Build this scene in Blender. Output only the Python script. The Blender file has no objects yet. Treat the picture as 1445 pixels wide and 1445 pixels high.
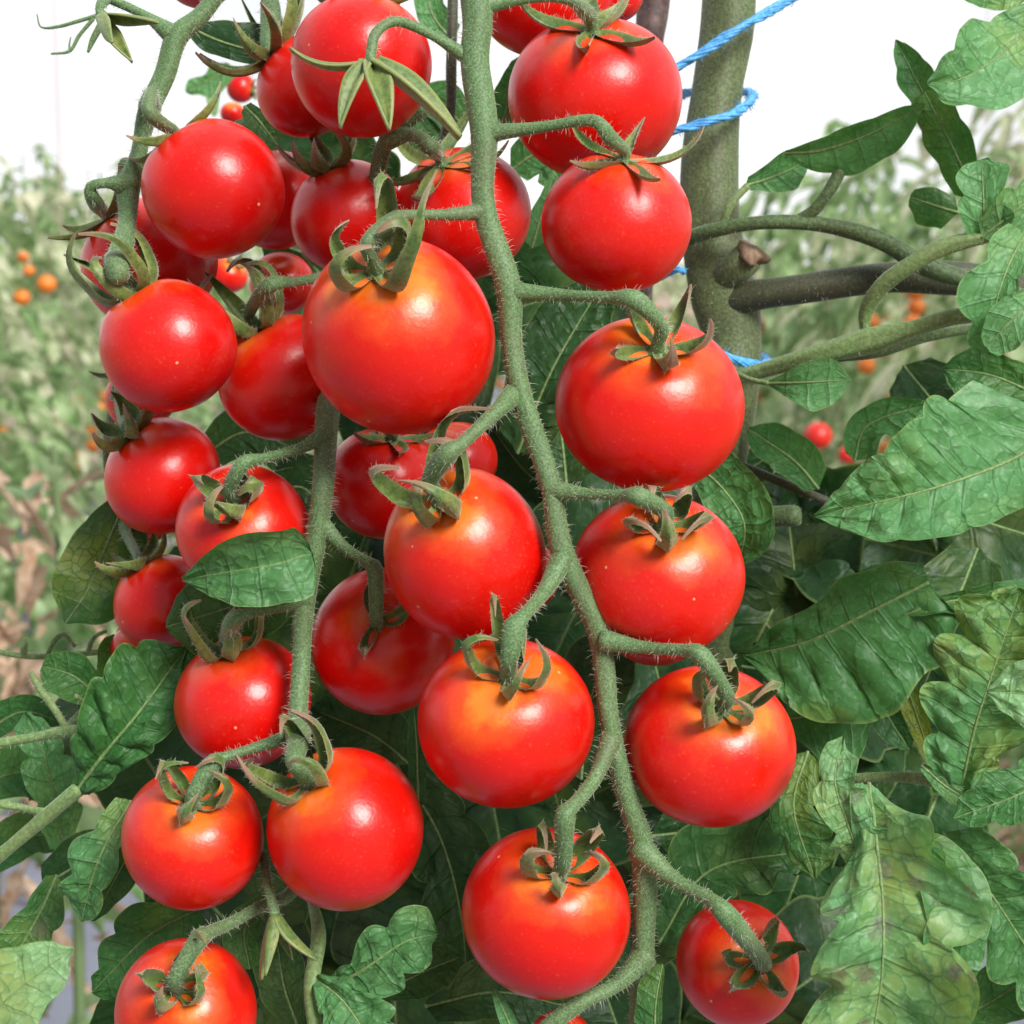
import bpy, math, random
import numpy as np
from mathutils import Vector, Matrix, noise as mnoise
random.seed(7); RNG = np.random.default_rng(11)
S = bpy.context.scene
COL = S.collection
R = math.radians
# ------------------------------------------------------------------ camera frame (photo pixels 0..1445 -> points)
F = 2700.0; TILT = R(7.5); CAM = Vector((0, 0, 1.0))
RT = Vector((1, 0, 0)); FW = Vector((0, math.cos(TILT), -math.sin(TILT))); UP = Vector((0, math.sin(TILT), math.cos(TILT)))
def P(x, y, d): return CAM + FW*d + RT*((x-722.5)/F*d) + UP*((722.5-y)/F*d)
cam = bpy.data.cameras.new('camera'); co = bpy.data.objects.new('camera', cam); COL.objects.link(co)
co.location = CAM; co.rotation_euler = (R(90)-TILT, 0, 0)
cam.sensor_width = 36; cam.lens = F/1445*36; cam.clip_start = 0.02; cam.clip_end = 400
cam.dof.use_dof = True; cam.dof.focus_distance = 0.352; cam.dof.aperture_fstop = 42
S.camera = co
# ------------------------------------------------------------------ node helpers
def mat(name):
    m = bpy.data.materials.new(name); m.use_nodes = True
    nt = m.node_tree; b = nt.nodes['Principled BSDF']; return m, nt, b
def N(nt, t, **k):
    n = nt.nodes.new(t)
    for a, v in k.items():
        if a.startswith('i_'): n.inputs[a[2:].replace('_', ' ')].default_value = v
        else: setattr(n, a, v)
    return n
def L(nt, a, b): nt.links.new(a, b)
def ramp(nt, fac, stops, interp='LINEAR'):
    r = N(nt, 'ShaderNodeValToRGB'); e = r.color_ramp.elements; r.color_ramp.interpolation = interp
    while len(e) < len(stops): e.new(0.5)
    for q, (p, c) in zip(e, stops):
        q.position = p; q.color = (*c, 1) if not isinstance(c, (int, float)) else (c, c, c, 1)
    L(nt, fac, r.inputs[0]); return r.outputs[0]
def math_(nt, op, a, b=None, c=None, clamp=False):
    n = N(nt, 'ShaderNodeMath', operation=op, use_clamp=clamp)
    for i, v in enumerate((a, b, c)):
        if v is None: continue
        if isinstance(v, (int, float)): n.inputs[i].default_value = v
        else: L(nt, v, n.inputs[i])
    return n.outputs[0]
def mixc(nt, fac, a, b, blend='MIX'):
    n = N(nt, 'ShaderNodeMix', data_type='RGBA', blend_type=blend)
    for s, v in ((0, fac), (6, a), (7, b)):
        if isinstance(v, (int, float)): n.inputs[s].default_value = v
        elif isinstance(v, tuple): n.inputs[s].default_value = (*v, 1)
        else: L(nt, v, n.inputs[s])
    return n.outputs[2]
def attr(nt, name, typ='GEOMETRY'): return N(nt, 'ShaderNodeAttribute', attribute_name=name, attribute_type=typ)
def noise(nt, vec, scale, detail=3, rough=.5, w=None):
    n = N(nt, 'ShaderNodeTexNoise'); n.inputs['Scale'].default_value = scale
    n.inputs['Detail'].default_value = detail; n.inputs['Roughness'].default_value = rough
    L(nt, vec, n.inputs['Vector']); return n.outputs[0]
def ocoord(nt):   # object coordinates shifted by a per-object random amount
    tc = N(nt, 'ShaderNodeTexCoord'); oi = N(nt, 'ShaderNodeObjectInfo')
    v = N(nt, 'ShaderNodeVectorMath', operation='ADD')
    L(nt, tc.outputs['Object'], v.inputs[0]); L(nt, oi.outputs['Random'], v.inputs[1]); return v.outputs[0]
def bump(nt, h, strength, dist):
    b = N(nt, 'ShaderNodeBump'); b.inputs['Strength'].default_value = strength; b.inputs['Distance'].default_value = dist
    L(nt, h, b.inputs['Height']); return b.outputs[0]
# ------------------------------------------------------------------ materials
def m_fruit():
    m, nt, b = mat('tomato_skin'); oc = ocoord(nt)
    sh = attr(nt, 'shoulder').outputs['Fac']; rp = attr(nt, 'ripe', 'OBJECT').outputs['Fac']
    n1 = noise(nt, oc, 110, 4, .6)
    s = math_(nt, 'ADD', sh, math_(nt, 'MULTIPLY', math_(nt, 'SUBTRACT', n1, .5), .28))
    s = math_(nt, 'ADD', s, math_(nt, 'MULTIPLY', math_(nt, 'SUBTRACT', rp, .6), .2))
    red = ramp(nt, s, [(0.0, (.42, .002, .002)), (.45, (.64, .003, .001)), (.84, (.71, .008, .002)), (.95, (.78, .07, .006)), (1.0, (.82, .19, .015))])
    n2 = noise(nt, oc, 60, 2)
    red = mixc(nt, ramp(nt, n2, [(.35, 0.0), (.7, .35)]), red, (.52, .003, .004))
    vo = N(nt, 'ShaderNodeTexVoronoi'); vo.inputs['Scale'].default_value = 420; L(nt, oc, vo.inputs['Vector'])
    wn = N(nt, 'ShaderNodeTexWhiteNoise'); L(nt, vo.outputs['Position'], wn.inputs['Vector'])
    dots = math_(nt, 'MULTIPLY', math_(nt, 'LESS_THAN', vo.outputs['Distance'], .13), math_(nt, 'GREATER_THAN', wn.outputs[0], .965))
    scr = N(nt, 'ShaderNodeTexNoise'); scr.inputs['Scale'].default_value = 150; scr.inputs['Detail'].default_value = 1
    mp = N(nt, 'ShaderNodeMapping'); mp.inputs['Scale'].default_value = (1, 1, 9); L(nt, oc, mp.inputs['Vector']); L(nt, mp.outputs[0], scr.inputs['Vector'])
    red = mixc(nt, math_(nt, 'MULTIPLY', dots, .55), red, (.85, .5, .25))
    fine = noise(nt, oc, 1500, 2)
    dn = noise(nt, oc, 38, 5, .7); dust = ramp(nt, dn, [(.52, 0.0), (.72, .03)]); red = mixc(nt, math_(nt, 'MULTIPLY', dust, ramp(nt, fine, [(.4, .3), (.6, 1.0)])), red, (.7, .42, .34))
    ws = N(nt, 'ShaderNodeTexVoronoi'); ws.inputs['Scale'].default_value = 75; L(nt, oc, ws.inputs['Vector']); wr_ = N(nt, 'ShaderNodeTexWhiteNoise'); L(nt, ws.outputs['Position'], wr_.inputs['Vector'])
    dd = math_(nt, 'ADD', ws.outputs['Distance'], math_(nt, 'MULTIPLY', math_(nt, 'SUBTRACT', n1, .5), .35))
    ring = math_(nt, 'MULTIPLY', ramp(nt, dd, [(.10, 0.0), (.125, 1.0), (.15, 0.0)]), math_(nt, 'GREATER_THAN', wr_.outputs[0], .93)); red = mixc(nt, math_(nt, 'MULTIPLY', ring, .1), red, (.75, .35, .25))
    red = mixc(nt, ramp(nt, fine, [(.62, 0.0), (.75, .16)]), red, (.85, .2, .04))
    L(nt, red, b.inputs['Base Color'])
    b.inputs['Subsurface Weight'].default_value = .08; b.inputs['Subsurface Radius'].default_value = (1, .12, .05); b.inputs['Subsurface Scale'].default_value = .0025
    L(nt, math_(nt, 'ADD', ramp(nt, n1, [(.3, .27), (.7, .36)]), math_(nt, 'MULTIPLY', dust, .7)), b.inputs['Roughness'])
    b.inputs['Specular IOR Level'].default_value = .42
    b.inputs['Coat Weight'].default_value = .07; b.inputs['Coat Roughness'].default_value = .2
    n4 = noise(nt, oc, 260, 3, .6); L(nt, bump(nt, math_(nt, 'ADD', math_(nt, 'MULTIPLY', n4, 1.6), math_(nt, 'MULTIPLY', fine, .3)), .16, .0005), b.inputs['Normal']); return m
def m_leaf():
    m, nt, b = mat('leaf_blade'); oc = ocoord(nt)
    uv = N(nt, 'ShaderNodeUVMap'); uv.uv_map = 'UVMap'; sp = N(nt, 'ShaderNodeSeparateXYZ'); L(nt, uv.outputs[0], sp.inputs[0])
    u, v = sp.outputs[0], sp.outputs[1]                       # u: lateral-vein number, v: -1..1
    av = math_(nt, 'ABSOLUTE', v)
    wob = noise(nt, oc, 160, 2); uu = math_(nt, 'ADD', u, math_(nt, 'MULTIPLY', math_(nt, 'MULTIPLY', math_(nt, 'SUBTRACT', wob, .5), av), .9))
    fr = math_(nt, 'PINGPONG', uu, .5)                       # 0 on a lateral vein
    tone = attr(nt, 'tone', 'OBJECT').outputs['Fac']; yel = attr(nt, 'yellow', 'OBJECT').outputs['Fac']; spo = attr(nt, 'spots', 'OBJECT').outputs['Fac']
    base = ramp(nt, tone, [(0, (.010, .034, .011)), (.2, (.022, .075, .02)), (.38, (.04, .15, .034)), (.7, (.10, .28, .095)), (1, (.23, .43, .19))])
    n1 = noise(nt, oc, 90, 4, .6); n2 = noise(nt, oc, 45, 3); n3 = noise(nt, oc, 900, 3, .6)
    c = mixc(nt, ramp(nt, n1, [(.35, 0.0), (.75, .7)]), base, mixc(nt, 1.0, base, (2.0, 1.7, 2.2), 'MULTIPLY'))
    c = mixc(nt, ramp(nt, n3, [(.3, .3), (.7, 0.0)]), c, (.35, .45, .3), 'MULTIPLY')
    c = mixc(nt, ramp(nt, n3, [(.55, 0.0), (.8, .6)]), c, mixc(nt, 1.0, c, (2.2, 1.7, 2.6), 'MULTIPLY'))
    vor = N(nt, 'ShaderNodeTexVoronoi', feature='DISTANCE_TO_EDGE'); vor.inputs['Scale'].default_value = 1.0
    mp = N(nt, 'ShaderNodeMapping'); mp.inputs['Scale'].default_value = (2.0, 3.6, 1); L(nt, uv.outputs[0], mp.inputs['Vector'])
    nv = N(nt, 'ShaderNodeVectorMath', operation='ADD'); L(nt, mp.outputs[0], nv.inputs[0])
    nn = N(nt, 'ShaderNodeTexNoise'); nn.inputs['Scale'].default_value = 200; L(nt, oc, nn.inputs['Vector'])
    sc = N(nt, 'ShaderNodeVectorMath', operation='SCALE'); sc.inputs['Scale'].default_value = .9; L(nt, nn.outputs[1], sc.inputs[0]); L(nt, sc.outputs[0], nv.inputs[1])
    L(nt, nv.outputs[0], vor.inputs['Vector'])
    net = ramp(nt, vor.outputs['Distance'], [(0, 1.0), (.07, 0.0)])
    c = mixc(nt, math_(nt, 'MULTIPLY', net, .34), c, (.03, .07, .025))  # shade in the small quilt creases painted dark
    latv = ramp(nt, fr, [(.0, 1.0), (.055, 0.0)])
    latf = math_(nt, 'MULTIPLY', latv, ramp(nt, av, [(.0, .75), (.95, .1)]))
    c = mixc(nt, math_(nt, 'MULTIPLY', latf, .5), c, (.03, .075, .02))  # crease shade along the lateral veins painted into the colour
    mid = ramp(nt, av, [(.0, 1.0), (.035, 0.0)]); c = mixc(nt, math_(nt, 'MULTIPLY', mid, .6), c, (.2, .32, .12))
    yn = ramp(nt, n2, [(.50, 0.0), (.68, 1.0)])
    c = mixc(nt, math_(nt, 'MULTIPLY', math_(nt, 'MULTIPLY', yn, yel), math_(nt, 'SUBTRACT', 1.0, net)), c, (.34, .38, .06))
    sn = N(nt, 'ShaderNodeTexVoronoi'); sn.inputs['Scale'].default_value = 165; L(nt, oc, sn.inputs['Vector'])
    sw = N(nt, 'ShaderNodeTexWhiteNoise'); L(nt, sn.outputs['Position'], sw.inputs['Vector'])
    dd = math_(nt, 'ADD', sn.outputs['Distance'], math_(nt, 'MULTIPLY', n3, .35))
    sm = math_(nt, 'MULTIPLY', ramp(nt, dd, [(.38, 1.0), (.56, 0.0)]), math_(nt, 'GREATER_THAN', sw.outputs[0], .4))
    sm = math_(nt, 'MULTIPLY', sm, spo)
    c = mixc(nt, math_(nt, 'MULTIPLY', sm, .6), c, mixc(nt, sw.outputs[0], (.19, .10, .05), (.17, .14, .15)))
    rim = ramp(nt, av, [(.955, 0.0), (.99, 1.0)])
    c = mixc(nt, math_(nt, 'MULTIPLY', rim, .4), c, (.28, .38, .12))
    L(nt, c, b.inputs['Base Color']); b.inputs['Roughness'].default_value = .46; b.inputs['Specular IOR Level'].default_value = .34
    b.inputs['Sheen Weight'].default_value = .03; b.inputs['Sheen Roughness'].default_value = .4
    h = math_(nt, 'ADD', math_(nt, 'MULTIPLY', ramp(nt, vor.outputs['Distance'], [(0, 0.0), (.12, .5), (.4, 1.0)], 'B_SPLINE'), .5), math_(nt, 'MULTIPLY', n3, .10))
    h = math_(nt, 'SUBTRACT', h, math_(nt, 'MULTIPLY', ramp(nt, fr, [(.0, 1.0), (.06, .45), (.2, 0.0)]), 1.3))
    h = math_(nt, 'MULTIPLY', h, attr(nt, 'crinkle', 'OBJECT').outputs['Fac'])
    L(nt, bump(nt, h, .5, .0011), b.inputs['Normal'])
    tr = N(nt, 'ShaderNodeBsdfTranslucent'); L(nt, mixc(nt, 1.0, c, (1, 1.15, .45), 'MULTIPLY'), tr.inputs[0])
    mx = N(nt, 'ShaderNodeMixShader'); mx.inputs[0].default_value = .28
    L(nt, b.outputs[0], mx.inputs[1]); L(nt, tr.outputs[0], mx.inputs[2]); L(nt, mx.outputs[0], nt.nodes['Material Output'].inputs[0]); return m
def m_stem(name, c1, c2, c3, rough=.6, sc=1500, bs=.25):
    m, nt, b = mat(name); oc = ocoord(nt)
    n = noise(nt, oc, sc, 3, .6); n2 = noise(nt, oc, 130, 3, .5)
    mp = N(nt, 'ShaderNodeMapping'); mp.inputs['Scale'].default_value = (1, 1, .1); L(nt, oc, mp.inputs[0])
    n3 = noise(nt, mp.outputs[0], 420, 2)
    c = mixc(nt, ramp(nt, n2, [(.35, 0.0), (.7, .6)]), c1, c2)
    c = mixc(nt, ramp(nt, n, [(.42, .75), (.56, 0.0)]), c, c3)
    c = mixc(nt, ramp(nt, n, [(.58, 0.0), (.75, .4)]), c, tuple(min(1, q*2.1+.03) for q in c1))
    c = mixc(nt, ramp(nt, n3, [(.45, 0.0), (.7, .25)]), c, c3)
    n5 = noise(nt, oc, 45, 3, .6); c = mixc(nt, ramp(nt, n5, [(.5, 0.0), (.75, .45)]), c, tuple((q+w_)/2 for q, w_ in zip(c3, (.16, .10, .06))))
    L(nt, c, b.inputs['Base Color']); b.inputs['Roughness'].default_value = rough
    b.inputs['Sheen Weight'].default_value = .35; b.inputs['Sheen Roughness'].default_value = .35; b.inputs['Sheen Tint'].default_value = (.8, .95, .75, 1)
    L(nt, bump(nt, math_(nt, 'ADD', n, n3), bs, .0004), b.inputs['Normal']); return m
def m_sepal():
    m, nt, b = mat('sepal'); oc = ocoord(nt)
    u = attr(nt, 'along').outputs['Fac']; n = noise(nt, oc, 1100, 3, .6); n2 = noise(nt, oc, 220, 2)
    age = attr(nt, 'age', 'OBJECT').outputs['Fac']
    c = mixc(nt, ramp(nt, n2, [(.35, 0.0), (.65, .9)]), (.07, .15, .025), (.18, .225, .05))
    c = mixc(nt, ramp(nt, n, [(.35, .6), (.55, 0.0)]), c, (.03, .055, .012))
    t = math_(nt, 'ADD', u, math_(nt, 'MULTIPLY', n2, .25)); t = math_(nt, 'ADD', t, math_(nt, 'MULTIPLY', math_(nt, 'SUBTRACT', age, .6), .35))
    c = mixc(nt, ramp(nt, t, [(.80, 0.0), (1.0, 1.0)]), c, (.26, .15, .10))
    ed = attr(nt, 'edge').outputs['Fac']
    c = mixc(nt, ramp(nt, ed, [(.75, 0.0), (1.0, .6)]), c, (.30, .33, .12))
    L(nt, c, b.inputs['Base Color']); b.inputs['Roughness'].default_value = .5
    b.inputs['Sheen Weight'].default_value = .3; b.inputs['Sheen Tint'].default_value = (.85, .95, .7, 1)
    L(nt, bump(nt, n, .35, .0003), b.inputs['Normal']); return m
def m_plain(name, c, rough=.6, c2=None, sc=200, trans=0, bs=0):
    m, nt, b = mat(name)
    if c2: 
        oc = ocoord(nt); n = noise(nt, oc, sc, 4, .6); cc = mixc(nt, ramp(nt, n, [(.35, 0.0), (.65, 1.0)]), c, c2); L(nt, cc, b.inputs['Base Color'])
        if bs: L(nt, bump(nt, n, bs, .3/sc), b.inputs['Normal'])
    else: b.inputs['Base Color'].default_value = (*c, 1); cc = None
    b.inputs['Roughness'].default_value = rough
    if trans:
        tr = N(nt, 'ShaderNodeBsdfTranslucent')
        if cc: L(nt, cc, tr.inputs[0])
        else: tr.inputs[0].default_value = (*c, 1)
        mx = N(nt, 'ShaderNodeMixShader'); mx.inputs[0].default_value = trans
        L(nt, b.outputs[0], mx.inputs[1]); L(nt, tr.outputs[0], mx.inputs[2]); L(nt, mx.outputs[0], nt.nodes['Material Output'].inputs[0])
    return m
FRUIT = m_fruit(); LEAF = m_leaf(); SEPAL = m_sepal()
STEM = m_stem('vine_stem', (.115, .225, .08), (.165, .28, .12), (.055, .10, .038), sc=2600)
STEMB = m_stem('vine_stem_shaded', (.075, .14, .045), (.11, .18, .06), (.04, .06, .025), sc=1400)  # darker copy of the vine stem, shade painted into its colours
BROWN = m_stem('old_vine_wood', (.05, .065, .028), (.065, .085, .035), (.03, .03, .018), sc=1500)
STALK = m_stem('stalk_bark', (.095, .14, .05), (.15, .22, .08), (.06, .06, .03), sc=1500)
PURP = m_stem('brown_stalk', (.09, .045, .04), (.07, .05, .04), (.04, .02, .02), sc=600)
PALE = m_stem('pale_petiole', (.17, .27, .09), (.21, .32, .13), (.10, .17, .05), sc=1300, bs=.15)
HAIR = m_plain('plant_hair', (.62, .66, .52), .5, trans=.4)
DRY = m_plain('dried_tissue', (.34, .24, .16), .8, (.16, .10, .06), 400, bs=.6)
BLUE = m_plain('blue_twine', (.05, .28, .62), .5, (.12, .45, .85), 900, bs=.3)
BGLEAF = [m_plain('field_leaf', (.11, .23, .06), .4, (.46, .60, .31), 18, .45), m_plain('field_leaf_pale', (.26, .38, .15), .4, (.74, .73, .54), 18, .45)]  # washed-out glare over the field painted in as pale leaf colours
BGSTEM = m_plain('field_stem', (.12, .18, .07), .6)
BGFR = [m_plain('field_tomato_red', (.62, .02, .01), .35), m_plain('field_tomato_orange', (.75, .2, .02), .35), m_plain('field_tomato_yellow', (.8, .42, .1), .35)]
TAN = m_plain('withered_leaf', (.60, .46, .33), .8, (.34, .2, .12), 60, .25)
# ------------------------------------------------------------------ object helpers
def tag(o, label=None, cat=None, group=None, kind=None):
    if label: o['label'] = label
    if cat: o['category'] = cat
    if group: o['group'] = group
    if kind: o['kind'] = kind
    return o
def empty(name, loc, label, cat, group=None):
    o = bpy.data.objects.new(name, None); COL.objects.link(o); o.location = loc; o.empty_display_size = .005
    return tag(o, label, cat, group)
def mesh(name, V, Fc, m, parent=None, smooth=True, attrs=None, uv=None):
    me = bpy.data.meshes.new(name); me.from_pydata([tuple(v) for v in V], [], Fc); me.materials.append(m)
    if smooth: me.polygons.foreach_set('use_smooth', [True]*len(me.polygons))
    for k, a in (attrs or {}).items():
        at = me.attributes.new(k, 'FLOAT', 'POINT'); at.data.foreach_set('value', np.asarray(a, dtype=np.float32))
    if uv is not None:
        ul = me.uv_layers.new(name='UVMap'); li = np.empty(len(me.loops), dtype=np.int32); me.loops.foreach_get('vertex_index', li)
        ul.data.foreach_set('uv', np.asarray(uv, dtype=np.float32)[li].ravel())
    me.update(); o = bpy.data.objects.new(name, me); COL.objects.link(o)
    if parent: o.parent = parent
    return o
def A(v): return np.array(v, dtype=float)
def spline(pts, n):            # Catmull-Rom through control rows
    p = A(pts); 
    if len(p) == 2: t = np.linspace(0, 1, n)[:, None]; return p[0]*(1-t)+p[1]*t
    seg = np.linalg.norm(np.diff(p[:, :3] if p.shape[1] >= 3 else p, axis=0), axis=1); cum = np.r_[0, np.cumsum(seg)]; cum /= cum[-1]
    q = np.vstack([2*p[0]-p[1], p, 2*p[-1]-p[-2]]); out = []
    for t in np.linspace(0, 1, n):
        i = min(np.searchsorted(cum, t, side='right')-1, len(p)-2); i = max(i, 0)
        f = (t-cum[i])/max(cum[i+1]-cum[i], 1e-9); a, b, c, d = q[i], q[i+1], q[i+2], q[i+3]
        out.append(.5*((2*b)+(-a+c)*f+(2*a-5*b+4*c-d)*f*f+(-a+3*b-3*c+d)*f**3))
    return A(out)
def frames(C):
    T = np.gradient(C, axis=0); T /= np.linalg.norm(T, axis=1)[:, None]+1e-12
    u = np.cross(T[0], [.3, -.8, .52]); u /= np.linalg.norm(u); U = [u]
    for i in range(1, len(C)):
        u = U[-1]-T[i]*np.dot(U[-1], T[i]); u /= np.linalg.norm(u); U.append(u)
    U = A(U); return T, U, np.cross(T, U)
def tube_geo(pts, rad, k=14, step=None, wob=.05, cap=True, ridge=0):
    p = A(pts); ln = np.linalg.norm(np.diff(p, axis=0), axis=1).sum(); rm = np.mean(rad)
    n = int(max(6, min(140, ln/(step or rm*.7)))); full = spline(np.c_[p, A(rad)], n); C, r = full[:, :3], np.maximum(full[:, 3], rm*.1)
    T, U, W = frames(C); V = []; ph = RNG.random()*6
    for i in range(n):
        e = 1.0
        for j in range(k):
            a = 2*math.pi*j/k; x = i*.35
            rr = r[i]*(1+wob*math.sin(x*1.3+ph+2*a)*.6+wob*math.sin(x*.7+3*a+ph)*.5+ridge*math.cos(5*a+x*.15))
            V.append(C[i]+rr*(math.cos(a)*U[i]+math.sin(a)*W[i]))
    Fc = [(i*k+j, i*k+(j+1) % k, (i+1)*k+(j+1) % k, (i+1)*k+j) for i in range(n-1) for j in range(k)]
    if cap:
        V += [C[0]-T[0]*r[0]*.35, C[-1]+T[-1]*r[-1]*.35]; a, b = len(V)-2, len(V)-1
        Fc += [(a, (j+1) % k, j) for j in range(k)]+[(b, (n-1)*k+j, (n-1)*k+(j+1) % k) for j in range(k)]
    return V, Fc, C, r, U, W
def hair_geo(C, r, U, W, per_m2, lmin, lmax, w=.00004, H=None):
    V, Fc = H if H else ([], [])
    ln = np.linalg.norm(np.diff(C, axis=0), axis=1); area = (ln*(r[1:]+r[:-1])*math.pi).sum(); n = int(area*per_m2)
    for _ in range(n):
        f = RNG.random()*(len(C)-1.001); i = int(f); f -= i; a = RNG.random()*6.2832
        c = C[i]*(1-f)+C[i+1]*f; d = math.cos(a)*U[i]+math.sin(a)*W[i]; rr = r[i]*(1-f)+r[i+1]*f
        l = lmin+(lmax-lmin)*RNG.random()**3; dd = d+RNG.normal(0, .34, 3); dd /= np.linalg.norm(dd)
        s = np.cross(dd, [.2, .9, .4]); s /= np.linalg.norm(s)+1e-9; t = np.cross(dd, s); b0 = c+d*rr*.94; m = b0+dd*l*.55; e = b0+dd*l+A([0, 0, -.15])*l
        i0 = len(V)
        for q in range(3): V.append(b0+w*(math.cos(q*2.094)*s+math.sin(q*2.094)*t))
        for q in range(3): V.append(m+w*.7*(math.cos(q*2.094)*s+math.sin(q*2.094)*t))
        V.append(e)
        for q in range(3):
            q2 = (q+1) % 3; Fc += [(i0+q, i0+q2, i0+3+q2, i0+3+q), (i0+3+q, i0+3+q2, i0+6)]
    return V, Fc
def local(V, o): return A(V)-A(o.location)
def px3(row): return tuple(P(row[0], row[1], row[2]))
def pxr(row): return row[3]*.47*row[2]/F            # row = (x, y, depth, width px)
FUZZ = []
# ------------------------------------------------------------------ sepals
def sepal(parent, z0, phi, ln, w, curl, start=-.12, bend=0., twist=0., age=.3, flat=.35, off=.0006, power=1.3, name='sepal'):
    n, k = 16, 6; s = np.linspace(0, 1, n); ds = ln/(n-1); rho, z = [off], [z0]
    th = start+(curl-start)*s**power
    if power == 0:
        sm = lambda q: q*q*(3-2*q)
        th = start+(1.35-start)*sm(np.clip(s/.5, 0, 1))+(curl-1.35)*sm(np.clip((s-.55)/.45, 0, 1))
    for i in range(1, n): rho.append(rho[-1]+math.cos(th[i])*ds); z.append(z[-1]+math.sin(th[i])*ds)
    ca, sa = math.cos(phi), math.sin(phi); V, al, ed = [], [], []
    for i in range(n):
        t = s[i]; wd = w*(.6+.7*math.sin(min(1, t*2.2)*math.pi*.5))*(1-t**1.9)*.5+w*.03
        lat = bend*ln*t*t; c = A([ca*rho[i]-sa*lat, sa*rho[i]+ca*lat, z[i]])
        nrm = A([-math.sin(th[i])*ca, -math.sin(th[i])*sa, math.cos(th[i])]); side = A([-sa, ca, 0])
        a = twist*t; sd = side*math.cos(a)+nrm*math.sin(a); nm = nrm*math.cos(a)-side*math.sin(a)
        for j in range(k+1):
            q = (j/k*2-1); V.append(c+sd*wd*q*math.cos(flat*abs(q))+nm*wd*abs(q)**1.4*math.sin(flat*1.6)+nm*(-.12*w*math.exp(-(q*4)**2))); al.append(t); ed.append(abs(q))
    m = k+1; Fc = [(i*m+j, i*m+j+1, (i+1)*m+j+1, (i+1)*m+j) for i in range(n-1) for j in range(k)]
    o = mesh(name, V, Fc, SEPAL, parent, attrs={'along': al, 'edge': ed}); o['age'] = age
    FUZZ.append(o)
    so = o.modifiers.new('thick', 'SOLIDIFY'); so.thickness = w*.13; so.offset = 0
    return o
# ------------------------------------------------------------------ tomatoes
TOM = {}
def tomato(key, label, cx, cy, r, d, cal, ob=.93, face=1, ripe=.5, n=5, ln=1.05, w=.26, curl=2.6, ph=0., jit=.5, age=.3, bend=.2, calyx=True, power=1.25, grp='ripe tomatoes hanging on the vine', only=None):
    R0 = r*d/F; ox, oy = (cal[0]-cx)/r, -(cal[1]-cy)/r; q = math.hypot(ox, oy)
    if q > .98: ox, oy = ox/q*.98, oy/q*.98; q = .98
    ax = (RT*ox+UP*oy-FW*(face*math.sqrt(1-q*q))).normalized()
    c = P(cx, cy, d); t = empty('tomato', c, label, 'tomato', grp)
    # x axis of the frame: image-right made perpendicular, so phi=0 points right, 90deg points up/away
    xa = (RT-ax*RT.dot(ax)).normalized(); ya = ax.cross(xa); M = Matrix((xa, ya, ax)).transposed(); t.rotation_euler = M.to_euler()
    rn = np.random.default_rng(abs(hash(str(cx)+str(cy))) % 9999 if False else int(cx*7+cy)); p1, p2, p3 = rn.random(3)*6
    nu, nv = 72, 48; V, sh = [], []
    for i in range(nv+1):
        th = math.pi*i/nv
        for j in range(nu):
            a = 2*math.pi*j/nu
            rr = 1-.115*math.exp(-(th/.27)**2)+.02*math.sin(2*a+p1)*math.sin(th)+.016*math.sin(a+p3)*math.sin(2*th)+.008*math.sin(5*a+p2)*math.sin(th)*math.exp(-(th/.9)**2)+.010*math.cos(3*th+p3)
            rr *= 1+.02*math.exp(-((math.pi-th)/.2)**2)
            s_, c_ = math.sin(th), math.cos(th); s_ = math.copysign(abs(s_)**.94, s_)
            V.append((R0*rr*s_*math.cos(a), R0*rr*s_*math.sin(a), R0*rr*c_*ob)); sh.append(.5+.5*c_+.04*math.sin(2*a+p2)*s_+.05*math.sin(3*a+p1)*s_)
    Fc = [(i*nu+j, (i+1)*nu+j, (i+1)*nu+(j+1) % nu, i*nu+(j+1) % nu) for i in range(nv) for j in range(nu)]
    b = mesh('fruit', V, Fc, FRUIT, t, attrs={'shoulder': sh}); b['ripe'] = ripe
    z0 = R0*ob*.87; top = c+ax*(z0+R0*.02)
    if calyx:
        k = 20; cr = R0*.13; V = [(0, 0, z0+R0*.07)]; 
        for ri, hz in ((.45, .065), (.8, .04), (1.0, .01), (1.0, -.03)):
            V += [(cr*ri*math.cos(6.2832*j/k)*(1+.12*math.cos(5*6.2832*j/k)), cr*ri*math.sin(6.2832*j/k)*(1+.12*math.cos(5*6.2832*j/k)), z0+R0*hz) for j in range(k)]
        Fc = [(0, 1+j, 1+(j+1) % k) for j in range(k)]+[(1+q*k+j, 1+(q+1)*k+j, 1+(q+1)*k+(j+1) % k, 1+q*k+(j+1) % k) for q in range(3) for j in range(k)]
        ca = mesh('calyx', V, Fc, SEPAL, t, attrs={'along': [.2]*len(V), 'edge': [0]*len(V)}); ca['age'] = .2
        for i in range(n):
            if only and i not in only: continue
            a = ph+2*math.pi*i/n+rn.normal(0, .16)
            sepal(ca, z0+R0*.025, a, R0*ln*(1+rn.normal(0, .12)), R0*w*(1+rn.normal(0, .12)), curl*(1+rn.normal(0, .12*jit*2)), bend=rn.normal(0, bend), twist=rn.normal(0, .5), age=age+rn.normal(0, .15), off=R0*.07, power=power, flat=.35+rn.random()*.4)
    TOM[key] = (c, R0, ax, top, d)
    return t
OP = dict(curl=1.0, power=1.6, ln=1.0, w=.25)           # open, spread calyx
T_ = tomato
T_('T1', 'big ripe tomato at the top behind a drooping empty calyx', 510, 93, 101, .362, (515, 0), ob=.96, face=-.3, ripe=.62, curl=1.4)
T_('T2', 'tomato half hidden behind the big top tomato, under a large curled calyx', 432, 122, 74, .392, (372, 66), ripe=.35, n=8, ln=1.9, w=.32, curl=1.5, power=1.2, age=.3, ph=.3)
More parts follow.
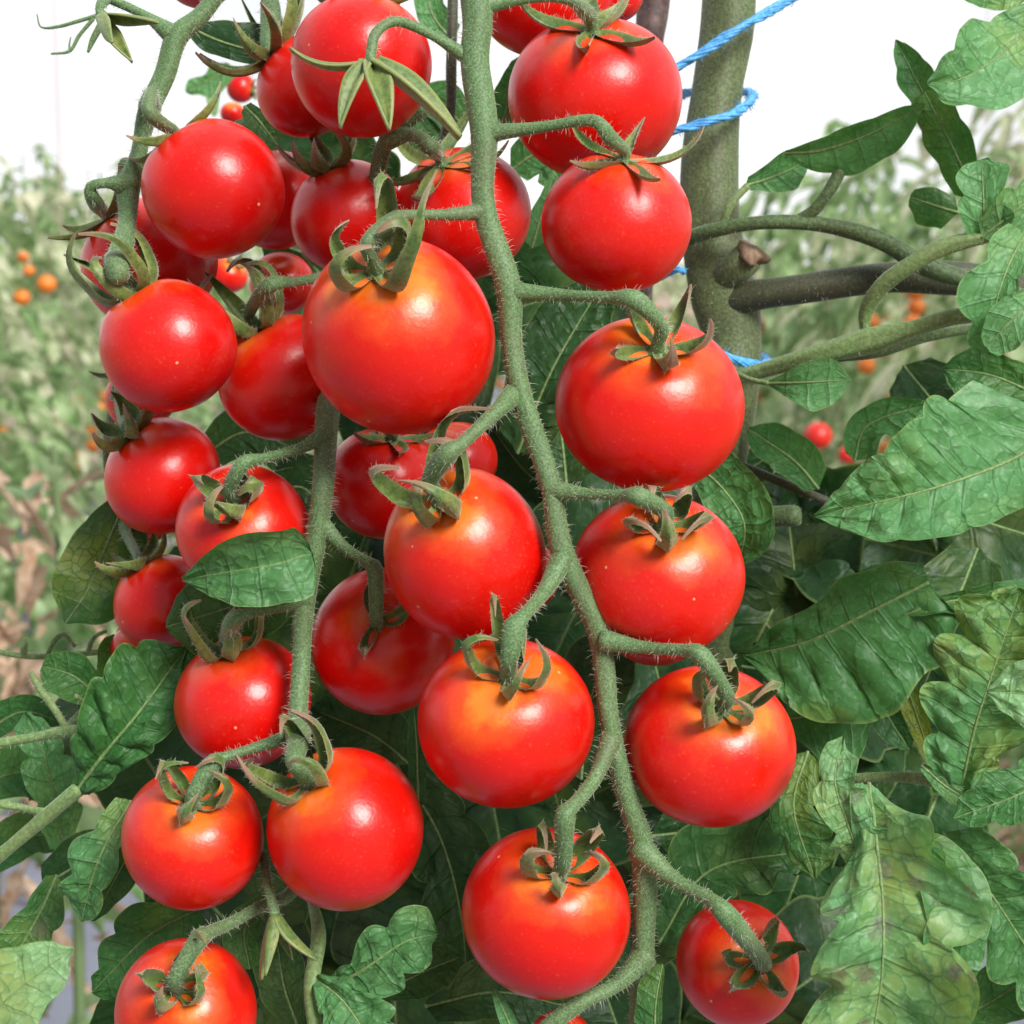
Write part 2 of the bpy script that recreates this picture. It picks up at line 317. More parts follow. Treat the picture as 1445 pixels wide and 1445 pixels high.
T_('T0', 'red tomato tip at the top edge between the left stem and the olive leaf', 283, -38, 52, .41, (283, -90), ripe=.4, calyx=False)
T_('T3', 'dark red tomato at the top right beside the stalk with blue twine', 840, 139, 121, .375, (832, 46), ob=.92, ripe=.32, ph=.5, **OP)
T_('T3b', 'shaded tomato cut off by the top edge, right of the main stem', 770, -12, 98, .402, (770, -80), ripe=.25, calyx=False)
T_('T3c', 'small piece of tomato at the top edge above the dark red one', 868, -8, 40, .405, (868, -40), ripe=.4, calyx=False)
T_('T4', 'round tomato with a wide open calyx, hanging on the topmost right pedicel', 870, 314, 104, .35, (879, 222), ob=.94, ripe=.42, ph=.2, curl=.95, power=1.5, ln=1.15, w=.19, age=.45, jit=.9)
T_('T5', 'tomato behind the main fuzzy stem, between the biggest tomato and the round one', 652, 302, 97, .388, (622, 232), ripe=.42, n=6, ph=.4, curl=1.1, power=1.5, ln=1.25, w=.24)
T_('T6', 'biggest tomato, orange shouldered with curled calyx, left of the main stem', 562, 473, 138, .345, (535, 385), ob=.96, ripe=.78, ph=.25, curl=3.7, ln=1.39, w=0.24, power=0)
T_('T7', 'wide tomato with a brown dried calyx, below the round open calyx one', 917, 569, 131, .35, (923, 482), ob=.86, ripe=.6, ph=-.2, curl=1.9, ln=.85, w=.2, age=1.0, jit=1, power=1.1)
T_('T8', 'orange shouldered tomato in the centre with claw shaped calyx, left of the main stem fork', 655, 780, 116, .35, (622, 705), ob=1.02, ripe=.74, ph=.6, curl=3.6, ln=1.46, w=0.25, age=.6, power=0)
T_('T8b', 'sliver of red tomato in shade between the centre tomato and the main stem', 730, 812, 58, .388, (730, 760), ripe=.3, calyx=False)
T_('T9', 'large tomato under the wide one, calyx curled tight, right of the main stem', 928, 812, 120, .352, (930, 735), ob=.93, ripe=.6, ph=.9, curl=3.7, ln=1.23, w=0.21, age=.7, power=0)
T_('T9b', 'red tomato mostly hidden, only its lower edge showing under the large tomato at right', 922, 862, 80, .392, (922, 800), ripe=.3, calyx=False)
T_('T10', 'bright tomato in the lower centre with orange top and four standing sepals', 714, 1021, 123, .345, (718, 940), ob=.97, ripe=.74, ph=.75, curl=3.4, ln=1.32, w=0.21, age=.55, power=0)
T_('T11', 'lower right tomato with orange shoulders and a long pointed sepal facing out', 1001, 1053, 118, .35, (1013, 980), ob=.91, ripe=.68, ph=.3, curl=3.6, ln=1.23, w=0.24, age=.4, power=0)
T_('T12', 'bottom centre tomato with a small curled olive calyx', 771, 1287, 118, .35, (788, 1212), ob=.98, ripe=.6, ph=-.5, curl=3.8, ln=1.18, w=0.21, age=.6, power=0)
T_('T13', 'small shaded tomato low at right, partly behind the spotted leaf', 1040, 1360, 88, .366, (1062, 1338), ob=1.0, ripe=.66, ph=.3, curl=1.9, ln=1.0, w=.34, age=.1, n=5)
T_('T14', 'tip of a tomato at the bottom edge under the bottom centre one', 792, 1476, 50, .362, (800, 1440), ripe=.4, calyx=False)
T_('L1', 'tomato tucked behind the biggest one, under a green basket shaped calyx', 402, 533, 93, .380, (362, 455), ripe=.38, ph=.1, n=6, curl=3.2, ln=1.68, w=0.28, power=0)
T_('L2', 'tomato in the left column, calyx at its upper left, over the small orange red one', 229, 671, 85, .384, (186, 606), ripe=.4, ph=.4, curl=1.9, ln=1.0, w=.3)
T_('L3', 'tomato resting on a curled leaf, calyx small and dark', 343, 748, 96, .364, (336, 698), ob=.86, ripe=.42, ph=.3, curl=3.6, ln=1.10, w=0.32, age=.5, power=0)
T_('L4', 'tomato under the curled leaf, left of the second fuzzy stem', 343, 991, 98, .372, (326, 905), ripe=.45, ph=.1, curl=2.8, ln=1.39, w=0.24, age=.3, jit=1, power=0)
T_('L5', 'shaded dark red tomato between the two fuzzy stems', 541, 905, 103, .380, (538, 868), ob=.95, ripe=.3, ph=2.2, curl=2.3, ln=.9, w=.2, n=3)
T_('L6', 'lower left tomato beside its bigger neighbour, calyx of three green claws', 272, 1183, 101, .356, (285, 1118), ob=.95, ripe=.66, ph=.75, curl=3.2, ln=1.23, w=0.21, age=.35, power=0)
T_('L7', 'large tomato at the end of the second stem, calyx at its upper left', 487, 1169, 113, .35, (438, 1088), ob=.99, ripe=.66, ph=.5, curl=2.9, ln=1.39, w=0.24, age=.6, jit=1, power=0)
T_('L8', 'bottom left tomato cut by the lower edge, with a hairy green calyx', 262, 1428, 101, .356, (262, 1370), ripe=.66, ph=.4, curl=2.5, ln=1.18, w=0.28, age=.2, power=0)
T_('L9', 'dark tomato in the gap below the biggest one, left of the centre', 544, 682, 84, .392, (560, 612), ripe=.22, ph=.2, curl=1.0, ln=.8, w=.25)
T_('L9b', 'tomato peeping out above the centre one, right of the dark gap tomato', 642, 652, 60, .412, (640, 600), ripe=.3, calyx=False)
T_('L10', 'small orange red tomato low in the left column behind the curled leaf', 230, 850, 71, .392, (196, 784), ripe=.5, ph=0, curl=1.5, ln=1.1, w=.32)
T_('L11', 'lowest tomato sliver at the left, above the big ribbed leaf', 200, 915, 43, .41, (185, 880), ripe=.5, calyx=False)
T_('L12', 'red edge of a hidden tomato left of the leaf resting tomato', 198, 718, 52, .415, (198, 670), ripe=.3, calyx=False)
T_('L13', 'red edge of a hidden tomato under the shiny left one', 200, 558, 52, .41, (165, 520), ripe=.3, ph=2.4, curl=1.2, ln=1.3, w=.24, n=3)
T_('U1', 'smooth round tomato at upper left, three sepals pointing up and left', 301, 267, 97, .364, (246, 186), ob=.99, face=.25, ripe=.36, ph=1.3, n=4, curl=.9, power=1.8, ln=1.05, w=.24, age=.2)
T_('U2', 'shiny tomato in the left column with long green sepals, below the round one', 237, 488, 94, .362, (190, 412), ob=.98, face=.5, ripe=.6, ph=.5, curl=2.7, ln=1.68, w=0.28, age=.35, power=0)
T_('U3', 'tomato behind the thin left stem, between the two left column tomatoes', 211, 372, 96, .394, (150, 302), ripe=.3, ph=2.6, n=4, curl=.9, ln=1.0, w=.26)
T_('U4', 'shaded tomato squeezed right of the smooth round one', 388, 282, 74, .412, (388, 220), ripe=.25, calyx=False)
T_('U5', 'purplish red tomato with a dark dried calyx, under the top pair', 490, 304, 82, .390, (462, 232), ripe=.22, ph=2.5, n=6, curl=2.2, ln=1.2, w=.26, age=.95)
T_('U6', 'little red tomato behind the basket shaped calyx', 398, 400, 46, .425, (398, 370), ripe=.4, calyx=False)
T_('U7', 'small out of focus tomato far behind the upper left cluster', 340, 124, 21, .62, (360, 128), ripe=.5, ph=.3, ln=1.0, curl=1.8)
T_('U8', 'small orange tomato far behind, under the out of focus red one', 328, 160, 17, .64, (330, 145), ripe=1.1, calyx=False)
T_('U9', 'blurry orange red tomato behind the gap left of the basket calyx', 322, 388, 27, .60, (335, 370), ripe=.9, ph=.2, ln=.9, curl=1.6)
def chk():
    ks = list(TOM)
    for i, a in enumerate(ks):
        for b in ks[i+1:]:
            g = (TOM[a][0]-TOM[b][0]).length-(TOM[a][1]+TOM[b][1])
            if g < -.0008: print('OVERLAP', a, b, round(g*1000, 2), 'mm')
chk()
def fuzz(o):           # short pale hairs along the margins and back of a sepal, inside its own mesh
    me = o.data; vv = np.empty(len(me.vertices)*3); me.vertices.foreach_get('co', vv); vv = vv.reshape(-1, 7, 3)
    V, Fc = [tuple(v) for v in vv.reshape(-1, 3)], [tuple(p.vertices) for p in me.polygons]; nb, nf = len(V), len(Fc)
    for _ in range(110):
        i = int(RNG.random()*14); j = [0, 6, 3][int(RNG.random()*3)]; f = RNG.random(); p = vv[i, j]*(1-f)+vv[i+1, j]*f
        out = p-(vv[i, 3] if j != 3 else (vv[i, 0]+vv[i, 6])/2); out = out/(np.linalg.norm(out)+1e-9)+RNG.normal(0, .5, 3); out /= np.linalg.norm(out); l = .0004+.0009*RNG.random()**2
        t = vv[i+1, j]-vv[i, j]; t /= np.linalg.norm(t)+1e-9; s2 = np.cross(out, t); k = len(V); w_ = .000035
        V += [tuple(p+t*w_), tuple(p-t*w_*.5+s2*w_*.87), tuple(p-t*w_*.5-s2*w_*.87), tuple(p+out*l)]; Fc += [(k, k+1, k+3), (k+1, k+2, k+3), (k+2, k, k+3)]
    al = [q/15 for q in range(16) for _ in range(7)]+[0.0]*(len(V)-nb); ed = [abs(j/3-1) for _ in range(16) for j in range(7)]+[0.0]*(len(V)-nb)
    m2 = bpy.data.meshes.new(o.name); m2.from_pydata(V, [], Fc); m2.materials.append(SEPAL); m2.materials.append(HAIR)
    m2.polygons.foreach_set('use_smooth', [True]*len(Fc)); m2.polygons.foreach_set('material_index', [0]*nf+[1]*(len(Fc)-nf))
    for kk, aa in (('along', al), ('edge', ed)): m2.attributes.new(kk, 'FLOAT', 'POINT').data.foreach_set('value', np.asarray(aa, dtype=np.float32))
    o.modifiers.clear(); o.data = m2; m2.update()
for o in FUZZ: fuzz(o)
# ------------------------------------------------------------------ trusses (main stem + pedicels + hairs)
def truss(label, rows, peds, m=STEM, grp='fuzzy fruit stems', hair=1.0, name='fruit_stem'):
    root = empty(name, P(*rows[0][:3]), label, 'stem', grp)
    V, Fc, C, r, U, W = tube_geo([px3(q) for q in rows], [pxr(q) for q in rows], k=18)
    mesh('main_stem', local(V, root), Fc, m, root); H = hair_geo(C, r, U, W, 1.1e6*hair, .0005, .0021)
    HS = hair_geo(C, r, U, W, 7.0e6*hair, .00015, .0004, .00003)
    H = (H[0]+HS[0], H[1]+[tuple(i+len(H[0]) for i in f) for f in HS[1]])
    for pd in peds:
        rw = pd['rows']; pts = [A(px3(q)) for q in rw]; rad = [pxr(q) for q in rw]
        rad[0] *= 1.45; w = rad[-1]
        if pd.get('to'):
            c, R0, ax, top, d = TOM[pd['to']]; k = R0*pd.get('k', .42); e = pts[-1]
            pts += [A(top+ax*k), A(top+ax*k*.35), A(top-ax*R0*.02)]; rad += [w*.92, w*.86, w*1.0]; rad[len(rw)-1] = w*1.18; rad[len(rw)-2] *= .9
        V, Fc, C, r, U, W = tube_geo(pts, rad, k=14)
        pm = mesh('pedicel', local(V, root), Fc, pd.get('m', m), root)
        H = hair_geo(C, r, U, W, 1.1e6*hair, .0005, .0019, H=H)
        if pd.get('knuckle', True) and pd.get('to'):
            pass
        for sp in pd.get('sepals', []):       # empty calyx at the end
            phi, ln, wd, curl = sp; e = P(*rw[-1][:3])
            ho = sepal(pm, 0, R(phi), ln/F*rw[-1][2], wd/F*rw[-1][2], curl, start=pd.get('start', .2), age=pd.get('age', -.2), power=1.0)
            ax = (A(pts[-1])-A(pts[-2])); ax = Vector(ax).normalized()*-1 if not pd.get('fwd') else Vector(ax).normalized()
            if pd.get('axis'): ax = (RT*pd['axis'][0]+UP*pd['axis'][1]-FW*pd['axis'][2]).normalized()
            xa = (RT-ax*RT.dot(ax)).normalized(); ya = ax.cross(xa)
            ho.matrix_local = Matrix.Translation(e-root.location) @ Matrix((xa, ya, ax)).transposed().to_4x4()
    tag(mesh('hairs', local(H[0], root), H[1], HAIR, root, smooth=False), kind='stuff')
    return root
d1 = .343
truss('thick fuzzy green fruit stem running down the centre of the picture',
 [(668, -40, d1, 46), (674, 30, d1, 46), (670, 90, d1, 44), (683, 185, d1, 42), (683, 290, d1, 34), (716, 400, d1, 40), (722, 480, d1, 31), (736, 560, d1, 34), (776, 680, d1, 31), (793, 778, d1, 35), (845, 895, d1+.002, 33), (859, 1010, d1+.002, 30), (880, 1110, d1+.003, 30), (908, 1205, d1+.006, 37), (908, 1330, d1+.01, 34), (903, 1480, d1+.014, 34)],
 [dict(rows=[(658, 80, d1, 16), (610, 50, d1-.003, 15), (560, 30, d1-.006, 16), (530, 48, d1-.008, 16), (522, 88, d1-.009, 17)], axis=(0, 1, .35), start=-.5,
       sepals=[(170, 120, 22, .75), (-70, 120, 34, -1.0), (-20, 165, 46, -.75), (-120, 112, 30, -1.15), (100, 60, 26, .4)]),
  dict(rows=[(680, 8, d1, 22), (740, -4, d1+.002, 20), (800, -2, d1+.006, 20), (828, 18, .362, 21)], to='T3', k=.12),
  dict(rows=[(690, 188, d1, 20), (760, 180, d1-.003, 17), (825, 170, d1-.006, 18), (846, 175, d1-.007, 22), (862, 196, d1-.005, 20)], to='T4', k=.16),
  dict(rows=[(682, 298, d1, 20), (630, 303, d1-.004, 17), (575, 304, d1-.008, 19), (556, 312, d1-.01, 24)], to='T6', k=.42),
  dict(rows=[(722, 412, d1, 23), (790, 416, d1-.003, 19), (860, 420, d1-.008, 21), (897, 424, d1-.011, 25)], to='T7', k=.36),
  dict(rows=[(726, 556, d1, 24), (690, 590, d1-.006, 22), (650, 628, d1-.011, 23), (632, 640, d1-.012, 29)], to='T8', k=.42),
  dict(rows=[(776, 690, d1, 22), (830, 697, d1-.004, 18), (880, 699, d1-.009, 20), (900, 700, d1-.011, 26)], to='T9', k=.34),
  dict(rows=[(795, 785, d1, 26), (768, 835, d1-.005, 23), (738, 870, d1-.012, 24), (727, 884, d1-.013, 30)], to='T10', k=.42),
  dict(rows=[(850, 903, d1, 23), (910, 914, d1-.003, 20), (965, 918, d1-.008, 21), (990, 926, d1-.01, 25)], to='T11', k=.3),
  dict(rows=[(864, 1040, d1, 24), (838, 1100, d1-.004, 22), (808, 1138, d1-.01, 24), (798, 1152, d1-.011, 28)], to='T12', k=.36),
  dict(rows=[(900, 1195, d1+.005, 30), (950, 1240, d1+.002, 24), (1000, 1268, d1-.002, 25), (1028, 1295, d1-.004, 28)], to='T13', k=.25),
  dict(rows=[(912, 1345, d1+.01, 28), (872, 1388, d1+.008, 24), (820, 1415, d1+.006, 23), (775, 1448, d1+.006, 26), (740, 1490, d1+.008, 26)])])
truss('fruit stem at the top edge that feeds the half hidden upper tomato', [(330, -70, .402, 20), (390, -62, .40, 22), (450, -66, .402, 20)],
 [dict(rows=[(385, -62, .40, 24), (378, -20, .397, 24), (382, 18, .394, 26)], to='T2', k=.15)])
d2 = .358
truss('second fuzzy fruit stem, coming out from behind the biggest tomato at left of centre',
 [(600, 150, .372, 24), (545, 200, .378, 25), (527, 280, .384, 24), (500, 400, .388, 26), (474, 520, .38, 32), (462, 590, .366, 36), (456, 680, d2, 32), (448, 750, d2, 33), (430, 840, d2, 34), (425, 930, d2, 27), (420, 1020, d2-.004, 30), (422, 1046, d2-.006, 36)],
 [dict(rows=[(462, 612, .362, 22), (425, 632, d2, 17), (375, 646, d2-.006, 17), (343, 655, d2-.009, 20)], to='L3', k=.3),
  dict(rows=[(452, 738, d2, 20), (485, 772, d2, 18), (515, 792, d2+.003, 19), (530, 808, d2+.005, 22)], to='L5', k=.2),
  dict(rows=[(430, 840, d2, 30), (392, 856, d2-.002, 19), (352, 866, d2-.004, 18), (330, 875, d2-.003, 24)], to='L4', k=.2),
  dict(rows=[(420, 1036, d2-.005, 20), (370, 1052, d2-.009, 17), (320, 1068, d2-.011, 18), (300, 1078, d2-.012, 24)], to='L6', k=.28),
  dict(rows=[(420, 1030, d2-.005, 32), (420, 1050, d2-.012, 30)], to='L7', k=.4),
  dict(rows=[(505, 378, .386, 20), (468, 388, .378, 17), (420, 397, .369, 16), (380, 403, .363, 20)], to='L1', k=.3),
  dict(rows=[(545, 196, .376, 24), (582, 190, .372, 22), (606, 206, .368, 22)], to='T5', k=.2),
  dict(rows=[(527, 250, .383, 18), (560, 330, .392, 14), (585, 480, .398, 14)], to='L9', k=.3)])
d3 = .372
truss('left fuzzy fruit stem running down beside the smooth round tomato',
 [(330, -40, d3, 24), (285, 20, d3, 26), (250, 52, d3, 34), (233, 105, d3, 32), (208, 160, d3, 30), (196, 215, d3, 25), (182, 262, d3, 34), (180, 310, d3-.004, 28), (172, 350, d3-.012, 34), (163, 372, d3-.016, 34)],
 [dict(rows=[(165, 370, d3-.015, 32), (166, 385, d3-.019, 30)], to='U2', k=.35),
  dict(rows=[(212, 150, d3, 24), (213, 132, d3-.012, 22), (212, 160, d3-.018, 20)], to='U1', k=.12),
  dict(rows=[(182, 262, d3, 30), (152, 258, d3-.004, 17), (128, 264, d3-.004, 19), (134, 285, d3, 20)], to='U3', k=.12),
  dict(rows=[(242, 48, d3, 22), (205, 22, d3, 15), (150, -4, d3, 14), (120, -20, d3, 14)]),
  dict(rows=[(150, -4, d3, 14), (141, 10, d3-.004, 14), (142, 24, d3-.005, 14)], axis=(.6, -.5, .4), start=1.0, sepals=[(20, 95, 24, 1.25), (150, 90, 26, 1.3), (260, 80, 24, 1.4)]),
  dict(rows=[(180, 230, d3+.006, 18), (175, 420, .405, 15), (168, 540, .40, 15), (172, 575, .395, 18)], to='L2', k=.2),
  dict(rows=[(168, 540, .401, 14), (150, 640, .42, 13), (170, 730, .41, 14)], to='L10', k=.2)])
truss('short fuzzy stem low at left that carries the bottom left tomato',
 [(440, 1210, .372, 20), (408, 1262, .366, 20), (370, 1278, .36, 17), (330, 1300, .353, 17), (290, 1318, .346, 20)],
 [dict(rows=[(290, 1318, .346, 20), (276, 1332, .344, 24)], to='L8', k=.34),
  dict(rows=[(372, 1205, .36, 10), (378, 1250, .352, 14), (388, 1292, .348, 16)], axis=(.1, -1, .2), start=1.1, age=-.3, sepals=[(10, 85, 26, .75), (120, 85, 22, 1.4), (200, 90, 24, 1.5), (300, 70, 20, 1.2)])], grp='fuzzy fruit stems')
# ------------------------------------------------------------------ stalk, branches
def stem(name, label, rows, m, cat='stem', grp=None, hair=.35, extra=None, ridge=0, wob=.05, hl=.0016):
    root = empty(name, P(*rows[0][:3]), label, cat, grp)
    V, Fc, C, r, U, W = tube_geo([px3(q) for q in rows], [pxr(q) for q in rows], k=22, ridge=ridge, wob=wob)
    mesh('stem', local(V, root), Fc, m, root)
    H = hair_geo(C, r, U, W, 1.1e6*hair, .0004, hl)
    for nm, rw, mm in (extra or []):
        V, Fc, C, r, U, W = tube_geo([px3(q) for q in rw], [pxr(q) for q in rw], k=16, ridge=ridge, wob=wob)
        mesh(nm, local(V, root), Fc, mm, root); H = hair_geo(C, r, U, W, 1.1e6*hair, .0004, hl, H=H)
    if hair: tag(mesh('hairs', local(H[0], root), H[1], HAIR, root, smooth=False), kind='stuff')
    return root
ds = .44
st = stem('stalk', 'thick green and brown tomato stalk at upper right with blue twine around it',
 [(1030, -60, ds, 80), (1026, 40, ds, 80), (1012, 130, ds, 74), (1002, 230, ds, 88), (1003, 330, ds, 92), (1022, 430, ds, 98), (1034, 480, ds, 82), (1030, 560, ds, 80), (1010, 700, ds+.01, 80), (1000, 900, ds+.03, 80), (1000, 1200, ds+.05, 80), (1000, 1500, ds+.06, 80)], STALK, 'stalk', hair=.3, ridge=.022,
 extra=[('stub', [(1002, 420, ds+.004, 50), (1022, 396, ds-.003, 54), (1040, 378, ds-.008, 50), (1056, 362, ds-.010, 48)], STALK)])
rw = [(1055, 364, ds-.010, 46), (1060, 358, ds-.0105, 49), (1066, 351, ds-.011, 44), (1067, 349, ds-.0112, 16)]
V, Fc, *_ = tube_geo([px3(q) for q in rw], [pxr(q) for q in rw], k=16, wob=.35); mesh('dried_cut_end', local(V, st), Fc, DRY, st)
stem('side_branch', 'thick dark brown side branch growing right from the stalk', [(1020, 430, ds, 70), (1060, 418, ds-.006, 50), (1130, 408, ds-.01, 44), (1240, 392, ds-.012, 46), (1330, 392, ds-.012, 52), (1395, 398, ds-.01, 46), (1500, 420, ds, 40)], BROWN, 'branch', hair=.4)
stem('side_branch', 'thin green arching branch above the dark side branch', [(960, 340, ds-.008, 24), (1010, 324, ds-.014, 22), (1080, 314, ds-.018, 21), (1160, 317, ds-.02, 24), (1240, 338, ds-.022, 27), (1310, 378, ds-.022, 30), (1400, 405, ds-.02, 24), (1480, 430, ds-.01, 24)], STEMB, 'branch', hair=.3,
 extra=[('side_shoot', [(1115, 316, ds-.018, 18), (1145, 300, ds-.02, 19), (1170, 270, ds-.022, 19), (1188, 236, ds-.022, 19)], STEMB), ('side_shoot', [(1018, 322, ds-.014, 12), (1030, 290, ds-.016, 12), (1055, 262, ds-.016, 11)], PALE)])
stem('stalk', 'reddish brown stalk piece at the top, right of the dark red tomato', [(925, -40, .47, 52), (921, 20, .47, 48), (915, 70, .47, 44), (905, 200, .48, 44), (900, 420, .5, 44), (880, 800, .52, 44)], PURP, 'stalk', hair=.1)
stem('dark_branch', 'dark thin branch behind the top of the main fuzzy stem', [(640, -60, .43, 16), (637, 90, .43, 16), (636, 150, .43, 16), (628, 200, .43, 17), (618, 280, .43, 17), (600, 400, .44, 17)], BROWN, 'branch', hair=1)
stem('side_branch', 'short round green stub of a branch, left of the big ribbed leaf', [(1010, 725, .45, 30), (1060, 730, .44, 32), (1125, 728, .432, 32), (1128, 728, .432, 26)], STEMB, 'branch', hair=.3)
stem('side_branch', 'dark slender branch sloping down behind the ribbed leaf', [(1030, 650, .44, 12), (1090, 675, .44, 14), (1160, 705, .435, 14), (1200, 720, .44, 12)], BROWN, 'branch', hair=.2)
# twine
def twine(label, rows, grp='blue twine ties', w=5.5):
    pts = spline([px3(q) for q in rows], 160); T, U, W = frames(pts); V, Fc = [], []
    dist = np.r_[0, np.cumsum(np.linalg.norm(np.diff(pts, axis=0), axis=1))]
    for s in range(6):
        rr = w*.5/F*.43; path = []
        for i in range(160):
            a = dist[i]/.016*6.28+s*math.pi/3; path.append(pts[i]+rr*(1+.35*math.sin(i*.11+s*1.7))*(math.cos(a)*U[i]+math.sin(a)*W[i])*(1+.15*math.sin(i*.37+s*2)))
        v, f, *_ = tube_geo(path, [w*.42/F*.43]*len(path), k=6, step=.0008); n = len(V); V += list(v); Fc += [tuple(q+n for q in g) for g in f]
    r_ = np.full(160, w*.9/F*.43); V2, F2 = hair_geo(pts, r_, U, W, 9e5, .0006, .0026, .00005); n = len(V); V += list(V2); Fc += [tuple(q+n for q in g) for g in F2]
    o = mesh('twine', V, Fc, BLUE); tag(o, label, 'twine', grp); return o
twine('long blue twine slanting up across the stalk to the top edge', [(900, 128, .42), (950, 98, .425), (1000, 68, .425), (1040, 42, .425), (1090, 14, .43), (1150, -18, .435)], w=7)
# loop round the stalk
twine('blue twine looped once around the stalk below the slanting piece', [(880, 200, .425), (955, 184, .424), (1000, 172, .423), (1035, 160, .425), (1058, 144, .432), (1060, 132, .445), (1030, 126, .458), (985, 130, .458), (960, 134, .45), (930, 140, .44), (900, 150, .43)], w=7)
twine('small piece of blue twine low on the stalk beside the wide tomato', [(985, 500, .44), (1010, 498, .4235), (1040, 508, .423), (1068, 516, .427), (1084, 512, .44), (1070, 500, .458)], w=7)
twine('tiny blue twine end above the dried calyx', [(905, 400, .43), (940, 388, .425), (958, 380, .422), (966, 384, .423)], w=5)
# ------------------------------------------------------------------ leaves
def smooth1(xs, t): 
    n = len(xs); return spline([(i/(n-1)*.001, x, 0) for i, x in enumerate(xs)], 2)[0] if False else np.interp(t, np.linspace(0, 1, n), xs)
def leaf(label, mid, wl, wr, kl=.5, kr=.5, sw=28, n=6, bul=1.0, ruf=.5, tone=.4, yel=.15, spots=0., roll=0., pet=None, grp='tomato leaves', rib=5, name='leaf', cat='leaf', res=1, m=None, pm=None, lobe=.03):
    pts = [px3(q) for q in mid]; root = empty(name, pts[0], label, cat, grp)
    dm = np.mean([q[2] for q in mid]); px = dm/F; ln = np.linalg.norm(np.diff(A(pts), axis=0), axis=1).sum()
    wm = max(max(wl), max(wr))*px
    nu = int(max(24, min(130, ln/px/2.8)))*res; nv = int(max(10, min(34, wm/px/3.2)))
    C = spline(pts, nu); T = np.gradient(C, axis=0); T /= np.linalg.norm(T, axis=1)[:, None]
    s0 = np.linspace(0, 1, nu); ph = RNG.random(8)*6.28
    V, UV, ids = [], [], []
    vs = np.r_[-np.linspace(1, 0, nv, endpoint=False), 0, np.linspace(0, 1, nv+1)[1:]]
    # smooth widths
    def wid(w): 
        q = np.interp(s0, np.linspace(0, 1, len(w)), w); k = max(1, nu//(len(w)*3)); ke = np.ones(2*k+1)/(2*k+1)
        return np.convolve(np.pad(q, k, mode='edge'), ke, 'valid')*np.minimum(1, np.sqrt(np.maximum(0, (1-s0))*8))
    WL, WR = wid(wl)*px, wid(wr)*px
    swr = R(sw)
    for i in range(nu):
        t = T[i]; view = A(C[i])-A(CAM); view /= np.linalg.norm(view)
        Lf = np.cross(t, view); Lf /= np.linalg.norm(Lf); Lf = -Lf           # towards image-left of the direction of growth
        Nn = np.cross(Lf, t); Nn = Nn if np.dot(Nn, view) < 0 else -Nn
        if roll: Lf, Nn = Lf*math.cos(R(roll))+Nn*math.sin(R(roll)), Nn*math.cos(R(roll))-Lf*math.sin(R(roll))
        for v in vs:
            a = abs(v); sgn = 1 if v < 0 else -1; w = WL[i] if v < 0 else WR[i]; k = (kl if v < 0 else kr); k = k if abs(k) > 1e-3 else 1e-3
            ed = 1+.035*math.sin(s0[i]*n*math.pi*.9+ph[0]+sgn)*(a**3)+(-lobe*2.2*(1-abs(math.sin(s0[i]*n*math.pi*.5+.35+sgn*.3)))**1.6*a**2 if s0[i] > .08 else 0)+lobe*.35*math.sin(s0[i]*n*math.pi+ph[1])*a**3
            arc = w*ed; lat = arc*math.sin(k*a)/k; off = arc*(1-math.cos(k*a))/k
            fr = abs(math.sin(math.pi*(s0[i]*n+.25*a*mnoise.noise((s0[i]*4, v*1.5, ph[2])))))**.5
            b = bul*.0016*(wm/.016)*fr*min(1, a*3)*(1-a**3*.7)*(.7+.3*math.sin(s0[i]*9+ph[2]))+bul*.0011*(wm/.016)*mnoise.noise((s0[i]*n*1.1, v*2.4+ph[3], ph[4]))*min(1, a*2.5)
            rf = ruf*.0016*(wm/.016)*a*a*(math.sin(s0[i]*n*1.9+ph[5]+sgn)+.25*math.sin(s0[i]*n*4.3+ph[6]+sgn*2))
            V.append(C[i]+sgn*Lf*lat*math.cos(swr)+t*lat*math.sin(swr)+Nn*(off+b+rf)); UV.append((s0[i]*n, v))
    mm = len(vs); Fc = [(i*mm+j, i*mm+j+1, (i+1)*mm+j+1, (i+1)*mm+j) for i in range(nu-1) for j in range(mm-1)]
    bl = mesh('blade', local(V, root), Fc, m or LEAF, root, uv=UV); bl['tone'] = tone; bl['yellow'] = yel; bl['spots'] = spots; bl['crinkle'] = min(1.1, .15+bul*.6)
    cc = [V[i*mm+nv] for i in range(0, nu, max(1, nu//16))]+[V[(nu-1)*mm+nv]]
    v, f, *_ = tube_geo(cc, np.linspace(rib*px*.5, rib*px*.12, len(cc)), k=8); mesh('midrib', local(v, root), f, pm or PALE, root)
    if pet:
        v, f, C2, r2, U2, W2 = tube_geo([px3(q) for q in pet], [pxr(q) for q in pet], k=12); mesh('petiole', local(v, root), f, pm or PALE, root)
    return root
Lf = leaf
# --- right side, upper
Lf('large rough grey green leaf at the top right corner', [(1480, 10, .40), (1420, 70, .396), (1360, 110, .392), (1308, 118, .392)], [20, 70, 70, 10], [60, 90, 75, 10], kl=.5, kr=.7, sw=20, tone=.72, yel=.5, n=5, lobe=0.1)
Lf('leaf cut by the top right corner above the rough grey green one', [(1480, -50, .41), (1420, -20, .408), (1350, -8, .406)], [40, 50, 8], [30, 40, 8], tone=.65, yel=.5)
Lf('dark narrow folded leaf standing left of the rough corner leaf', [(1330, 175, .43), (1302, 130, .428), (1264, 56, .43)], [25, 38, 5], [25, 34, 5], kl=1.0, kr=1.0, tone=.45, bul=.5)
Lf('dark pointed leaf hanging below the rough corner leaf', [(1375, 280, .425), (1350, 220, .42), (1305, 130, .42)], [20, 40, 30], [30, 42, 30], kl=.8, kr=-.7, tone=.4, bul=.5)
